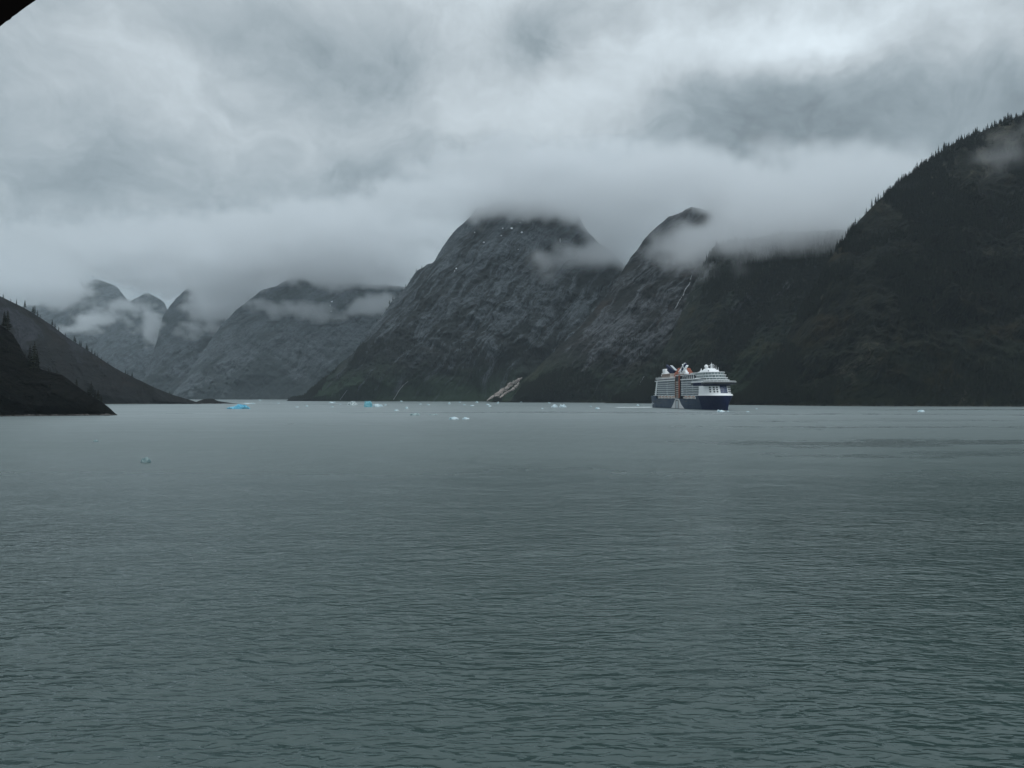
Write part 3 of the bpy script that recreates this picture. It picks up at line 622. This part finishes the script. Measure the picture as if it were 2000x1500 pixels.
for a in (
 (462.5,798.6,50,8,'blue',[.15,.35,.4,.5,.75,1,.95,.7,.85,.5,.2],'vivid blue low iceberg nearest the left shore, right of the rocky point',big),
 (718.5,795.2,17,10.5,'teal',[.9,1,.9,1,.95,1],'blocky turquoise iceberg with a flat top, left neighbour of the white slab',big),
 (737.5,794.8,21,5,'white',[.8,.9,1,.9,.8,.6],'long white ice slab touching the right side of the turquoise block',big),
 (688,791.8,22,7.5,'dark',[.4,.6,.8,1,.9,.5,.3],'white iceberg with dirty dark base, left of the turquoise block',big),
 (1083,795.6,15,6,'white',[.2,.4,.8,1,.6,.3],'left half of the ragged white iceberg pair below the middle mountain',big),
 (1100,795.8,15,6,'white',[.6,.9,.6,1,.5,.3],'right half of the ragged white iceberg pair below the middle mountain',big),
 (886.5,819.2,21,4.5,'white',[.8,.7,.9,1,.6,.3],'pale iceberg, left one of the two nearest the middle of the water',big),
 (910,819,15,3.8,'white',[.3,1,.7,.4],'pale iceberg, right one of the two nearest the middle of the water',big),
 (809.5,811.3,22,4.2,'murky',[.5,.8,.6,.9,1,.6],'murky green grey ice lump left of and beyond the two central pale ones',big),
 (846,810.6,20,2,'murky',[.6,.4,.3,.9,.5],'thin dark low floe between the murky lump and the two central pale ones',big),
 (283,903.5,22,9,'murky',[.3,.7,.9,1,.8,.4],'small grey ice lump alone in the near water at left, the closest piece of ice','lone ice lumps in the near water'),
 (186,863.5,12,4,'murky',[.4,1,.6],'tiny dark ice lump in the water off the left headland','lone ice lumps in the near water'),
 (1409,804.6,18,4,'white',[.5,1,.6,.9,.5,.3],'broken white ice right in front of the bow of the ship',big),
 (1465.5,787.6,19,4.5,'white',[.3,.8,.6,1,.9,.4],'white iceberg under the dark cliff just right of the ship',big),
 (1800.5,804.8,15,3.6,'white',[.4,.9,1,.7],'lone white ice piece far right below the dark mountain',big),
 (1061,785.2,17,2.8,'white',[.5,1,.8,.9],'long flat white floe close under the middle mountain shore',big),
 (485,788.8,26,1.6,'white',[.6,1,.5,.8,.6],'thin pale floe at the tip of the rocky point',big),
 (648,787.2,14,3,'white',[.5,.8,.4,1],'broken white floe left of the dirty based iceberg',big)):
    o = ice(*a)
    pass
for a in (
 (508,782.2,8,1.6,'white',[1,.8,.6],'small white floe at the far end of the water under the distant mountain'),
 (544,788,5,1.2,'white',[1,.6],'faint floe between the blue iceberg and the dirty based iceberg, farther of the faint ones'),
 (580,795.5,7,1.5,'white',[.6,1],'faint floe left one of the two midway between blue and turquoise ice'),
 (599,794,6,2,'white',[.6,1,.5],'faint floe right one of the two midway between blue and turquoise ice'),
 (649,795.2,5,1.8,'white',[1,.7],'small white floe just below the broken floe left of the dirty based iceberg'),
 (664,790,5,1.2,'white',[.7,1],'speck of ice just left of the dirty based iceberg'),
 (752.5,792,5,3,'white',[.5,1],'small pointed floe right behind the white slab'),
 (774,802.4,10,2.2,'white',[.6,1,.7],'flat white floe below and right of the white slab'),
 (794,798.6,7,4,'white',[.4,1,.5],'small peaked white floe right of the flat one near the white slab'),
 (722,783.6,6,1.4,'white',[1,.8],'far floe at the shore directly above the turquoise block'),
 (784,784.6,5,2,'white',[1,.6],'far floe at the central mountain shore, by the foot of a stream gully'),
 (821,790.2,5,2,'white',[.7,1],'left floe of the pair in open water beyond the murky lump'),
 (837,791.2,6,1.8,'white',[1,.6],'right floe of the pair in open water beyond the murky lump'),
 (877.5,789.4,4.5,4,'white',[.6,1],'upright little floe beyond the two central pale ones'),
 (898,786.2,5,1.5,'white',[1,.7],'far floe right of the upright little one'),
 (907,791.2,5,1.8,'white',[1,.7],'nearer floe right of the upright little one'),
 (922,792.8,9,1.6,'white',[.6,1,.7],'flat floe left of the rock slide foot, in open water'),
 (931.5,786.8,6,3,'white',[.7,1,.6],'white floe close to shore left of the rock slide foot'),
 (953,791,7,2,'white',[1,.6],'floe below the foot of the rock slide, farther of two'),
 (956.5,794,7,2,'white',[.5,1],'floe below the foot of the rock slide, nearer of two'),
 (972.5,788,5,3.2,'white',[.6,1],'small upright floe just right of the rock slide foot'),
 (996,784.9,6,1.2,'white',[1,.7],'far floe at the shore right of the rock slide'),
 (1020,786,10,2,'white',[.5,1,.6],'pale floe at the shore under the left end of the middle mountain'),
 (1036,785.2,5,1.4,'white',[1,.6],'speck of ice between the pale shore floe and the long flat floe'),
 (1073.5,787.6,6,2,'white',[1,.6],'small floe just right below the long flat floe'),
 (1059,798.4,5,1.2,'white',[.7,1],'faint floe left of the ragged iceberg pair'),
 (1154,794.4,4,1.8,'white',[1,.6],'small floe right of the ragged iceberg pair, farther of two'),
 (1167.5,798.8,10,3,'white',[.6,1,.5],'white floe right of the ragged iceberg pair, nearer of two'),
 (1204,785.6,4,1.2,'white',[1],'speck of ice at the shore well left of the ship'),
 (1246,792.4,6,2.2,'white',[.6,1,.5],'white floe just left of the ship stern'),
 (1422.5,804,4.5,1.8,'white',[1,.5],'scrap of ice right of the broken ice at the bow'),
 (1461,804.8,7,1.4,'white',[.5,1,.7],'flat floe in the water right of the ship bow'),
 (1478,799,4,1.2,'white',[1],'speck of ice beyond the flat floe right of the ship bow')):
    ice(*a)
# ------------------------------------------------------------------ cruise ship (x forward, y to port, z up; s = metres aft of the bow)
white = worn('ship_white', (0.78, 0.79, 0.79), 0.4, 0.05, 0.15); grey = worn('ship_grey', (0.36, 0.39, 0.41), 0.5, 0.1, 0.3)
navy = worn('ship_navy', (0.007, 0.014, 0.050), 0.6, 0.25, 0.06, spec=0.12); navyl = worn('ship_navy_side', (0.018, 0.036, 0.066), 0.5, 0.2, 0.08, spec=0.3)
dark = worn('ship_dark', (0.012, 0.016, 0.022), 0.4, 0.2, 0.5); orange = worn('ship_orange', (0.24, 0.055, 0.020), 0.5, 0.15, 0.3)
brown = worn('ship_brown', (0.10, 0.055, 0.035), 0.6, 0.2, 0.3); beige = worn('ship_beige', (0.50, 0.43, 0.38), 0.6, 0.1, 0.4)
def glass_mat(name, base, r=0.12):
    m, t, b = principled(name, base, r, spec=0.4)
    c = t.new('ShaderNodeTexCoord').outputs['Object']; v = t.new('ShaderNodeTexVoronoi'); v.inputs['Scale'].default_value = 0.35; t.l.new(c, v.inputs['Vector'])
    t.l.new(t.mix(t.m('MULTIPLY', v.outputs['Color'], 0.8), base, tuple(min(1, x*2.2) for x in base)), b.inputs['Base Color']); return m
gls = glass_mat('ship_glass', (0.012, 0.018, 0.022), 0.3); rail = glass_mat('ship_rail_glass', (0.11, 0.135, 0.15), 0.25)
ship = bpy.data.objects.new('cruise_ship', None); COL.objects.link(ship)
ship.location = (306, 1087, 0); ship.rotation_euler = (0, 0, math.atan2(-.992, .129))
tag(ship, 'large cruise ship with dark blue hull, white decks and orange red lift tower', 'cruise ship')
def mesh_from(name, bm, mats, parent=ship, bevel=0):
    if bevel: bmesh.ops.bevel(bm, geom=bm.edges[:], offset=bevel, segments=1, affect='EDGES')
    bmesh.ops.recalc_face_normals(bm, faces=bm.faces)
    me = bpy.data.meshes.new(name); bm.to_mesh(me); bm.free(); return link(name, me, mats, parent)
def add_box(bm, s0, s1, y0, y1, z0, z1):
    v = [bm.verts.new((-s, y, z)) for z in (z0, z1) for s, y in ((s0, y0), (s1, y0), (s1, y1), (s0, y1))]
    for f in ((0,1,2,3), (7,6,5,4), (0,4,5,1), (1,5,6,2), (2,6,7,3), (3,7,4,0)): bm.faces.new([v[i] for i in f])
def box(name, mats, *a, parent=ship, bevel=0):
    bm = bmesh.new(); add_box(bm, *a); return mesh_from(name, bm, mats, parent, bevel)
def plan(s0, s1, hb, fr, aft=0, n=20):
    """deck outline: rounded forward end of length fr, straight sides, square or rounded aft end"""
    pts = [(s0+fr-fr*math.cos(a), hb*math.sin(a)) for a in np.linspace(-math.pi/2, math.pi/2, n)]
    if aft: pts += [(s1-aft+aft*math.cos(a), hb*math.sin(a)) for a in np.linspace(math.pi/2, -math.pi/2, n)]
    else: pts += [(s1, hb), (s1, -hb)]
    return pts
def prism(bm, pl0, z0, z1, pl1=None):
    pl1 = pl1 or pl0
    a = [bm.verts.new((-s, y, z0)) for s, y in pl0]; b_ = [bm.verts.new((-s, y, z1)) for s, y in pl1]; n = len(a)
    bm.faces.new(a[::-1]); bm.faces.new(b_)
    for i in range(n): bm.faces.new((a[i], a[(i+1) % n], b_[(i+1) % n], b_[i]))
def deckpart(name, mats, pl, z0, z1, pl1=None, parent=ship):
    bm = bmesh.new(); prism(bm, pl, z0, z1, pl1); return mesh_from(name, bm, mats, parent)
# hull
def top_hb(s): return 19.5*math.sqrt(max(0, 1-((47-s)/45.0)**2)) if s < 47 else (19.5 if s < 280 else 19.5-(s-280)*0.12)
def wl_hb(s): return min(19.3, 0.25+19.3*min(1, s/105.0)**0.80) if s < 270 else 19.3-(s-270)*0.13
def deck_z(s): return 21.0 if s < 72 else (16.0 if 76 < s < 268 else 20.8)
bm = bmesh.new(); secs = []
st = [2.05, 4, 7, 11, 16, 22, 30, 38, 47, 58, 66, 72, 76, 90, 110, 140, 180, 220, 250, 266, 270, 282, 296, 300]
for s in st:
    row = []; zt = deck_z(s)
    for z in (-6, -1, 2.5, 6, 9.5, 13, 16, 18.5, 21):
        zz = min(z, zt); f = max(0, min(1, zz/21.0)); f2 = f**1.35
        hb = wl_hb(max(0.0, s-1.5*(1-f)))*(1-f2) + top_hb(s)*f2
        if z < 0: hb *= 0.96 if z > -3 else 0.7
        rake = (1-f)*(-0.2) if s < 30 else 0
        row.append((-(s+rake) - (2.5*(1-f) if s >= 299 else 0)*-1, hb, zz + (0.001*z if z > zt else 0)))
    secs.append([bm.verts.new((x, -y, z)) for x, y, z in row] + [bm.verts.new((x, y, z)) for x, y, z in row[::-1]])
n = len(secs[0])
for a, b2 in zip(secs[:-1], secs[1:]):
    for i in range(n-1): bm.faces.new((a[i], b2[i], b2[i+1], a[i+1]))
bm.faces.new(secs[0]); bm.faces.new(secs[-1][::-1])
hull = mesh_from('hull', bm, [navy, navyl])
for p_ in hull.data.polygons:
    if p_.center.x < -62: p_.material_index = 1
def sidebox(name, mat, s0, s1, z0, z1, out=0.12, hb=19.5, parent=ship):
    return box(name, mat, s0, s1, -hb-out, -hb+0.4, z0, z1, parent=parent)
for s0, s1, z0, z1 in ((255, 290, 10.2, 11.6), (232, 262, 8.0, 9.2), (110, 122, 11.5, 13), (205, 224, 12.4, 13.4), (238, 268, 12.6, 13.8)):
    sidebox('hull_recess', dark, s0, s1, z0, z1, 0.05, 19.45, hull)
sidebox('mooring_opening', dark, 276, 292, 16.2, 18.6, -0.1, 18.9, hull)
for k in range(26):
    s0 = 80+k*7.0
    if not 120 < s0 < 192: box('porthole', dark, s0, s0+1.4, -19.52, -19.0, 6.8, 8.0, parent=hull)
# white tent shape and door on the side
bm = bmesh.new()
pts = [(190.5, 0.6), (184, 1.0), (176, 6), (169, 12), (165.5, 15.2), (161, 16.2), (150, 16.2), (146.5, 15.2), (142, 10.5), (134, 5), (125, 1.0), (121, 0.6)]
a = [bm.verts.new((-s, -19.75, z)) for s, z in pts]; b_ = [bm.verts.new((-s, -19.2, z)) for s, z in pts]
bm.faces.new(a)
for i in range(len(a)): bm.faces.new((a[i], a[(i+1) % len(a)], b_[(i+1) % len(a)], b_[i]))
side = mesh_from('side_emblem', bm, worn('ship_side_white', (0.55, 0.55, 0.55), .5, .08, .1)); side['label'] = 'pale flared panel around the side door'
box('side_door', grey, 149, 163, -19.95, -19.7, 0.8, 13.5, parent=side)
for s0 in (147.6, 163.2): box('door_edge', brown, s0, s0+1.2, -20.0, -19.7, 0.8, 14.2, parent=side)
box('door_top', dark, 152.5, 160, -20.05, -19.7, 12.6, 14.4, parent=side)
# stern emblem: small white compass cross
bm = bmesh.new()
add_box(bm, 284.6, 286.2, -19.5, -19.0, 4.0, 10.2); add_box(bm, 281.4, 289.4, -19.5, -19.0, 6.5, 7.7); add_box(bm, 277.6, 279.2, -19.5, -19.0, 6.2, 8.0); add_box(bm, 291.6, 293.2, -19.5, -19.0, 6.2, 8.0)
mesh_from('stern_emblem', bm, grey, hull)
# main block of cabins
deckpart('superstructure', dark, plan(44, 266, 16.6, 4), 16.0, 46.0)
zs = [21.0, 24.5, 27.9, 31.3, 34.8, 38.2, 41.7]
for k, z in enumerate(zs):
    aft = 268-k*1.6
    for s0, s1 in ((46, 138.5), (165, aft)):
        for sg in (-1, 1):
            dk = box('balcony_deck', white, s0, s1, *(sorted((sg*16.4, sg*19.5))), z, z+0.62)
            box('balcony_rail', rail, s0+0.3, s1-0.3, *(sorted((sg*19.25, sg*19.4))), z+0.62, z+1.75, parent=dk)
for s0, s1 in ((46, 138), (166, 256)):
    bm = bmesh.new(); s = s0
    while s < s1:
        add_box(bm, s, s+0.25, -19.1, -16.5, 21.6, 45.6); add_box(bm, s, s+0.25, 16.5, 19.1, 21.6, 45.6); s += 3.4
    d_ = mesh_from('balcony_dividers', bm, grey); d_['kind'] = 'stuff'
for s0, c_ in ((87, grey), (112, grey), (205, grey), (132, grey)): box('cabin_pillar', c_, s0, s0+3.2, -19.2, -16.5, 21.6, 45.6)
# slanting aft frame
bm = bmesh.new()
for sg in (-1, 1):
    q = [(-270.5, 21), (-262.5, 46), (-258.5, 46), (-265.5, 21)]
    a = [bm.verts.new((x, sg*19.6, z)) for x, z in q]; b_ = [bm.verts.new((x, sg*18.2, z)) for x, z in q]
    bm.faces.new(a); bm.faces.new(b_[::-1])
    for i in range(4): bm.faces.new((a[i], a[(i+1) % 4], b_[(i+1) % 4], b_[i]))
mesh_from('aft_frame', bm, white)
for k in range(7): box('aft_terrace', white, 264-k*1.6, 284-k*3.2, -18, 18, 21+k*3.44, 21.6+k*3.44)
box('aft_block', dark, 262, 268, -15, 15, 21, 46)
# roof deck and upper rail deck
deckpart('roof_deck', white, plan(60, 270, 19.9, 8), 45.6, 46.9)
deckpart('sun_deck_wall', gls, plan(120, 262, 18.0, 4), 46.9, 50.0)
for s0, s1 in ((168, 268),): 
    d_ = deckpart('sun_deck', white, plan(s0, s1, 19.4, 2), 49.8, 50.7)
for sg in (-1, 1):
    bm = bmesh.new()
    for s0 in range(170, 266, 6): add_box(bm, s0, s0+0.35, *(sorted((sg*19.0, sg*19.35))), 46.9, 52.2)
    add_box(bm, 168, 268, *(sorted((sg*19.0, sg*19.35))), 52.0, 52.35)
    mesh_from('deck_rail', bm, white)
box('pool_deck_wall', dark, 84, 165, -17.5, 17.5, 46.9, 52.6)
deckpart('pool_deck', white, plan(84, 168, 18.4, 3), 53.2, 54.2)
for s0 in range(88, 166, 9): box('deck_column', white, s0, s0+0.8, -18.2, -17.4, 46.9, 53.2)
for k, s0 in enumerate((176, 196, 222, 240)): box('deck_cabin', (white, grey, white, grey)[k], s0, s0+9, -14+k*3, -4+k*3, 50.7, 53.2+0.4*k)
# lift tower on the side
lt = box('lift_tower', dark, 140.5, 163.5, -20.2, -16.6, 17, 52)
box('tower_beam', orange, 141.5, 145.2, -21.4, -19.2, 17.5, 53.5, parent=lt)
box('tower_beam', brown, 159.5, 163.2, -21.0, -19.2, 17.5, 46.5, parent=lt)
for k in range(8): box('tower_platform', beige, 145.8, 159.5, -20.8, -17, 18.2+k*3.44, 19.3+k*3.44, parent=lt)
# lifeboat deck recess
box('boat_deck_wall', dark, 78, 266, -16.8, 16.8, 15.9, 21.0)
# lifeboats
def boat_mesh():
    bm = bmesh.new(); secs = []
    for x, wv_, hv in ((-6.6, .5, .55), (-5.6, 1.5, .85), (-3.5, 2.0, 1), (0, 2.1, 1.05), (3.5, 2.0, 1), (5.8, 1.3, .8), (7.0, .25, .5)):
        secs.append([bm.verts.new((x, y*wv_, z*hv)) for y, z in ((0, -0.1), (.75, .35), (1, 1.5), (.98, 2.2), (.7, 3.3), (0, 3.8), (-.7, 3.3), (-.98, 2.2), (-1, 1.5), (-.75, .35))])
    for a, b2 in zip(secs[:-1], secs[1:]):
        for i in range(10):
            f = bm.faces.new((a[i], a[(i+1) % 10], b2[(i+1) % 10], b2[i])); f.material_index = 1 if i in (3, 6) else (2 if i in (4, 5) else 0)
    bm.faces.new(secs[0]); bm.faces.new(secs[-1][::-1]); bmesh.ops.recalc_face_normals(bm, faces=bm.faces)
    me = bpy.data.meshes.new('lifeboat'); bm.to_mesh(me); bm.free()
    for m in (worn('boat_hull', (.60, .54, .50), .5, .08, .6), dark, worn('boat_roof', (.62, .42, .33), .5, .08, .6)): me.materials.append(m)
    return me
bmsh = boat_mesh(); mw = ship.matrix_basis.copy()
mw = Matrix.Translation(ship.location) @ Matrix.Rotation(ship.rotation_euler.z, 4, 'Z')
spots = [86, 103, 120, 176, 193, 210, 227, 244]
labs = ['beige and orange lifeboat hanging nearest the bow on the ship side', 'second lifeboat from the bow on the ship side', 'third lifeboat from the bow, just ahead of the orange lift tower',
        'lifeboat just behind the orange lift tower', 'second lifeboat behind the orange lift tower', 'lifeboat in the middle of the row behind the lift tower', 'second lifeboat from the stern on the ship side', 'lifeboat hanging nearest the stern']
for s0, lb in zip(spots, labs):
    o = bpy.data.objects.new('lifeboat', bmsh); COL.objects.link(o)
    o.matrix_world = mw @ Matrix.Translation((-s0, -19.1, 16.3)); tag(o, lb, 'lifeboat', 'lifeboats hanging along the ship side')
for s0 in [q-8.4 for q in spots]+[252.4, 184.4-.0]: box('davit', white, s0-.5, s0+.5, -19.4, -16.8, 16.0, 21.0)
# bow: bulwark, white curved front with windows, navy centre panel
deckpart('fore_deck', white, plan(4.5, 52, 18.8, 42), 20.9, 21.3)
deckpart('bow_bulwark', white, plan(3.2, 62, 20.3, 43), 21.0, 23.4, plan(7.0, 62, 20.0, 39))
deckpart('front_wall', white, plan(12, 62, 19.6, 35), 23.4, 35.0, plan(17.5, 62, 19.6, 30))
def front_pt(a, z, out):
    f = (z-23.4)/11.6; s0 = 12+5.5*f; fr = 35-5*f
    s = s0+fr-fr*math.cos(a); y = 19.6*math.sin(a)
    nn = Vector((math.cos(a)*19.6, math.sin(a)*fr, 0)).normalized()
    return Vector((-s, y, z)) + nn*out
def front_panel(name, mat, a0, a1, z0, z1, out=0.15, n=3, parent=ship):
    bm = bmesh.new(); g = []
    for z in (z0, z1): g.append([(bm.verts.new(front_pt(a, z, out)), bm.verts.new(front_pt(a, z, -0.3))) for a in np.linspace(a0, a1, n)])
    for i in range(n-1):
        for k in (0, 1): bm.faces.new((g[0][i][k], g[0][i+1][k], g[1][i+1][k], g[1][i][k]))
        for r_ in (0, 1): bm.faces.new((g[r_][i][0], g[r_][i+1][0], g[r_][i+1][1], g[r_][i][1]))
    for i in (0, n-1): bm.faces.new((g[0][i][0], g[1][i][0], g[1][i][1], g[0][i][1]))
    return mesh_from(name, bm, mat, parent)
cp = front_panel('front_centre_panel', worn('ship_front_blue', (0.012, 0.028, 0.085), .3, .2, .3), -0.27, 0.27, 24.6, 35.05, 0.25, 7)
bl = worn('ship_blue_window', (0.05, 0.08, 0.15), .3)
for r_ in range(3):
    for c_ in (-.17, -.05, .08, .19): front_panel('panel_window', bl, c_-.03, c_+.03, 26.0+r_*3.1, 27.4+r_*3.1, 0.36, 2, cp)
for r_ in range(3):
    for a_ in (-.92, -.66, -.46, .42, .58, .76, .98): front_panel('front_window', dark, a_-.055, a_+.055, 25.6+r_*3.15, 27.6+r_*3.15, 0.10, 3)
# bridge with wings
deckpart('under_bridge', navy, plan(19, 84, 19.4, 28), 35.0, 40.2, plan(15, 84, 21.0, 32))
wing = [(10, -12), (16, -18), (24, -24.6), (32, -25.2), (36, -24.8), (38, -20.4), (88, -20.4), (88, 20.4), (38, 20.4), (36, 24.8), (32, 25.2), (24, 24.6), (16, 18), (10, 12), (7.5, 5), (7.0, 0), (7.5, -5)]
wing = [(s+4, y) for s, y in wing]
deckpart('bridge', dark, [(s+0.8, y*0.97) for s, y in wing], 37.4, 40.4)
deckpart('bridge_roof', white, wing, 40.4, 41.3)
deckpart('bridge_rail', white, [(s+1, y*0.96) for s, y in wing], 42.2, 42.6)
# forward glass tiers
tiers = [(21, 96, 18.2, 22, 41.3, 43.4, 44.3), (25, 108, 17.3, 22, 44.3, 46.9, 47.8), (29, 112, 16.6, 22, 47.8, 51.0, 51.9), (33, 108, 16.0, 22, 51.9, 55.2, 56.0)]
for s0, s1, hb, fr, z0, z1, z2 in tiers:
    gw_ = deckpart('glass_wall', glass_mat('tier_glass', (0.16, 0.20, 0.20), 0.15), plan(s0+1.5, s1-1, hb-1.4, fr), z0, z1)
    deckpart('tier_deck', white, plan(s0, s1, hb, fr), z1, z2)
    bm = bmesh.new(); pl_ = plan(s0+1.2, s1-1, hb-1.1, fr, n=22)
    for (sa, ya) in pl_[::2]: add_box(bm, sa-.18, sa+.18, ya-.18, ya+.18, z0, z1)
    for sa in np.arange(s0+fr+3, s1-2, 4.0):
        for ya in (-(hb-1.1), hb-1.1): add_box(bm, sa-.18, sa+.18, ya-.18, ya+.18, z0, z1)
    mesh_from('window_mullion', bm, white, gw_)
deckpart('top_house', white, plan(46, 92, 9.5, 9, 6), 56.0, 59.2, plan(49, 90, 8.6, 8, 6))
deckpart('top_house', white, plan(54, 84, 7.0, 7, 6), 59.2, 61.8, plan(57, 80, 5.6, 6, 5))
deckpart('top_house', white, plan(88, 108, 6.0, 4, 4), 56.0, 57.6, plan(90, 106, 5.0, 4, 4))
box('top_house_door', dark, 51, 52.5, -8.9, -8.3, 57.0, 58.9)
def dome(s, y, z, r, post, parent=ship):
    bm = bmesh.new(); bmesh.ops.create_uvsphere(bm, u_segments=20, v_segments=12, radius=r)
    for v in bm.verts:
        if v.co.z < -r*0.3: v.co.x *= 0.86; v.co.y *= 0.86
    bmesh.ops.translate(bm, vec=(-s, y, z), verts=bm.verts)
    o = mesh_from('radar_dome', bm, white, parent)
    for p_ in o.data.polygons: p_.use_smooth = True
    bm = bmesh.new(); bmesh.ops.create_cone(bm, segments=12, radius1=r*.6, radius2=r*.45, depth=post, cap_ends=True); bmesh.ops.translate(bm, vec=(-s, y, z-r-post/2+r*.35), verts=bm.verts)
    mesh_from('dome_post', bm, white, o)
dome(73, -3.5, 64.9, 2.9, 2.6); dome(158, -13, 61.6, 2.2, 3.2); dome(84, 4, 62.0, 1.6, 2)
def pole(name, s, y, z0, z1, r0, r1, mat=white, parent=ship, ds=0, dy=0):
    bm = bmesh.new(); a = [bm.verts.new((-s+r0*math.cos(q), y+r0*math.sin(q), z0)) for q in np.linspace(0, 5.5, 8)]; b_ = [bm.verts.new((-s-ds+r1*math.cos(q), y+dy+r1*math.sin(q), z1)) for q in np.linspace(0, 5.5, 8)]
    bm.faces.new(a[::-1]); bm.faces.new(b_)
    for i in range(8): bm.faces.new((a[i], a[(i+1) % 8], b_[(i+1) % 8], b_[i]))
    return mesh_from(name, bm, mat, parent)
ms = pole('mast', 61, 0, 61.5, 68.6, 1.7, 0.8); pole('mast_tip', 61, 0, 68.6, 71, .3, .15, parent=ms)
box('mast_arm', white, 60, 61.6, -4.5, 4.5, 65.2, 65.9, parent=ms); box('radar_bar', white, 58.6, 59.4, -3, 3, 67.2, 67.8, parent=ms); box('radar_bar', white, 58, 59, -2.4, 2.4, 63.2, 63.9, parent=ms)
for s0, y0, z0, z1 in ((56, 5, 59, 66.5), (50, 6, 59, 63.5), (48, 2, 59, 62), (66, 6, 59.5, 65)): pole('antenna', s0, y0, z0, z1, .35, .12)
pole('small_mast', 97, -2, 57.4, 63.0, 1.5, .3)
# funnel group
fn = deckpart('funnel', orange, plan(166, 190, 15.5, 6, 6), 50.7, 60, plan(168, 190, 13.0, 5, 5)); fn['label'] = 'orange red funnel casing'
deckpart('funnel_top', orange, plan(169, 187, 12.5, 5, 5), 60, 66.5, plan(172, 184, 9.5, 4, 4), fn)
box('funnel_pipe', dark, 176, 180, -2, 2, 67.0, 69, parent=fn)
box('louvre_block', beige, 200, 244, -16, -3, 50.7, 58.2)
bm = bmesh.new()
for k in range(14): add_box(bm, 201+k*3.1, 202.3+k*3.1, -16.3, -15.9, 51.5, 57.8)
mesh_from('louvre', bm, brown)
deckpart('funnel_roof', white, plan(212, 240, 15.8, 8, 8), 58.2, 60.4, plan(214, 236, 12, 8, 6))
box('tower_head', brown, 139, 170, -16.5, -10, 52.5, 56, bevel=0.4)
def fin(name, mat, s0, z0, s1, z1, w_, y0, y1, parent=ship):
    d = Vector((s1-s0, z1-z0)).normalized(); nn = Vector((-d.y, d.x))*w_/2; bm = bmesh.new()
    q = [(s0+nn.x, z0+nn.y), (s1+nn.x*.8, z1+nn.y*.8), (s1-nn.x*.8, z1-nn.y*.8), (s0-nn.x, z0-nn.y)]
    a = [bm.verts.new((-s, y0, z)) for s, z in q]; b_ = [bm.verts.new((-s, y1, z)) for s, z in q]
    bm.faces.new(a); bm.faces.new(b_[::-1])
    for i in range(4): bm.faces.new((a[i], a[(i+1) % 4], b_[(i+1) % 4], b_[i]))
    return mesh_from(name, bm, mat, parent)
for y0, y1 in ((-12.5, -9.5),):
    fin('funnel_fin', navy, 163, 57.0, 138, 70.6, 5.6, y0, y1); fin('fin_edge', white, 160, 55.0, 133, 69.0, 1.4, y0-.3, y1+.3); fin('fin_edge', white, 169, 59.5, 143, 72.8, 1.4, y0-.3, y1+.3)
    fin('fin_edge', white, 134, 57.0, 152, 71.4, 1.4, y0-.5, y1+.1)
    fin('funnel_fin', navy, 194, 60.5, 232, 72.2, 4.8, y0, y1); fin('fin_edge', grey, 184, 62.5, 210, 72.0, 0.9, y0-.3, y1+.3)
    fin('funnel_fin', navy, 204, 58.5, 226, 65.5, 4.6, y0, y1)
fin('fin_foot', white, 172, 54.8, 134, 57.0, 3.0, -14, -8)
box('vent_tower', white, 246, 262, -10, -1, 50.7, 60.5); box('vent_tower_head', white, 247.5, 261, -9, -2, 60.5, 67.5, bevel=0.8)
box('aft_equipment', dark, 252, 272, -13, 2, 50.7, 54.5); box('aft_equipment', dark, 232, 246, -14, -3, 50.7, 58); dome(266, -8, 56.6, 1.8, 1)
# wake
fm = worn('wake_foam', (0.75, 0.80, 0.80), 0.7, 0.15, 0.3)
bm = bmesh.new(); r = random.Random(3)
for k in range(260):
    u = r.random()**1.4; c = on_water(1268-u*66, 795.6+r.gauss(0, .10)+u*0.2); q = (1.8+1.5*r.random())*(1-0.6*u)
    vs = [bm.verts.new((c.x+q*2.4*math.cos(a)*r.uniform(.7, 1.2), c.y+q*2.5*math.sin(a)*r.uniform(.7, 1.2), 0.12)) for a in np.linspace(0, 5.4, 7)]
    cv_ = bm.verts.new((c.x, c.y, 0.12+0.35*r.random()*(1-u)+0.1))
    for i in range(7): bm.faces.new((vs[i], vs[(i+1) % 7], cv_))
me = bpy.data.meshes.new('wake'); bm.to_mesh(me); bm.free(); tag(link('wake', me, fm), kind='stuff')

# ------------------------------------------------------------------ dark obstruction close to the lens, top left
mc = worn('obstruction_dark', (0.002, 0.0008, 0.0006), 0.9, 0.4, 3, spec=0.05)
bm = bmesh.new(); Yc = 1.15
out = [(150, -58), (112, -30), (72, -1), (50, 14), (38, 23), (33, 27), (24, 33), (20, 38), (12, 42), (0, 52), (-30, 75), (-80, 112), (-420, 330), (-700, 300), (-700, -300), (150, -300)]
a = [bm.verts.new(((px-CX)/F*Yc, Yc, CAMH+(HY-py)/F*Yc)) for px, py in out]; b_ = [bm.verts.new(v.co+Vector((-.22, .10, .24))) for v in a]
bm.faces.new(a); bm.faces.new(b_[::-1])
for i in range(len(a)): bm.faces.new((a[i], a[(i+1) % len(a)], b_[(i+1) % len(a)], b_[i]))
bmesh.ops.recalc_face_normals(bm, faces=bm.faces)
me = bpy.data.meshes.new('lens_obstruction'); bm.to_mesh(me); bm.free()
tag(link('lens_obstruction', me, mc), 'near black slanting edge of an obstruction close to the lens, cutting the top left corner', 'canopy')
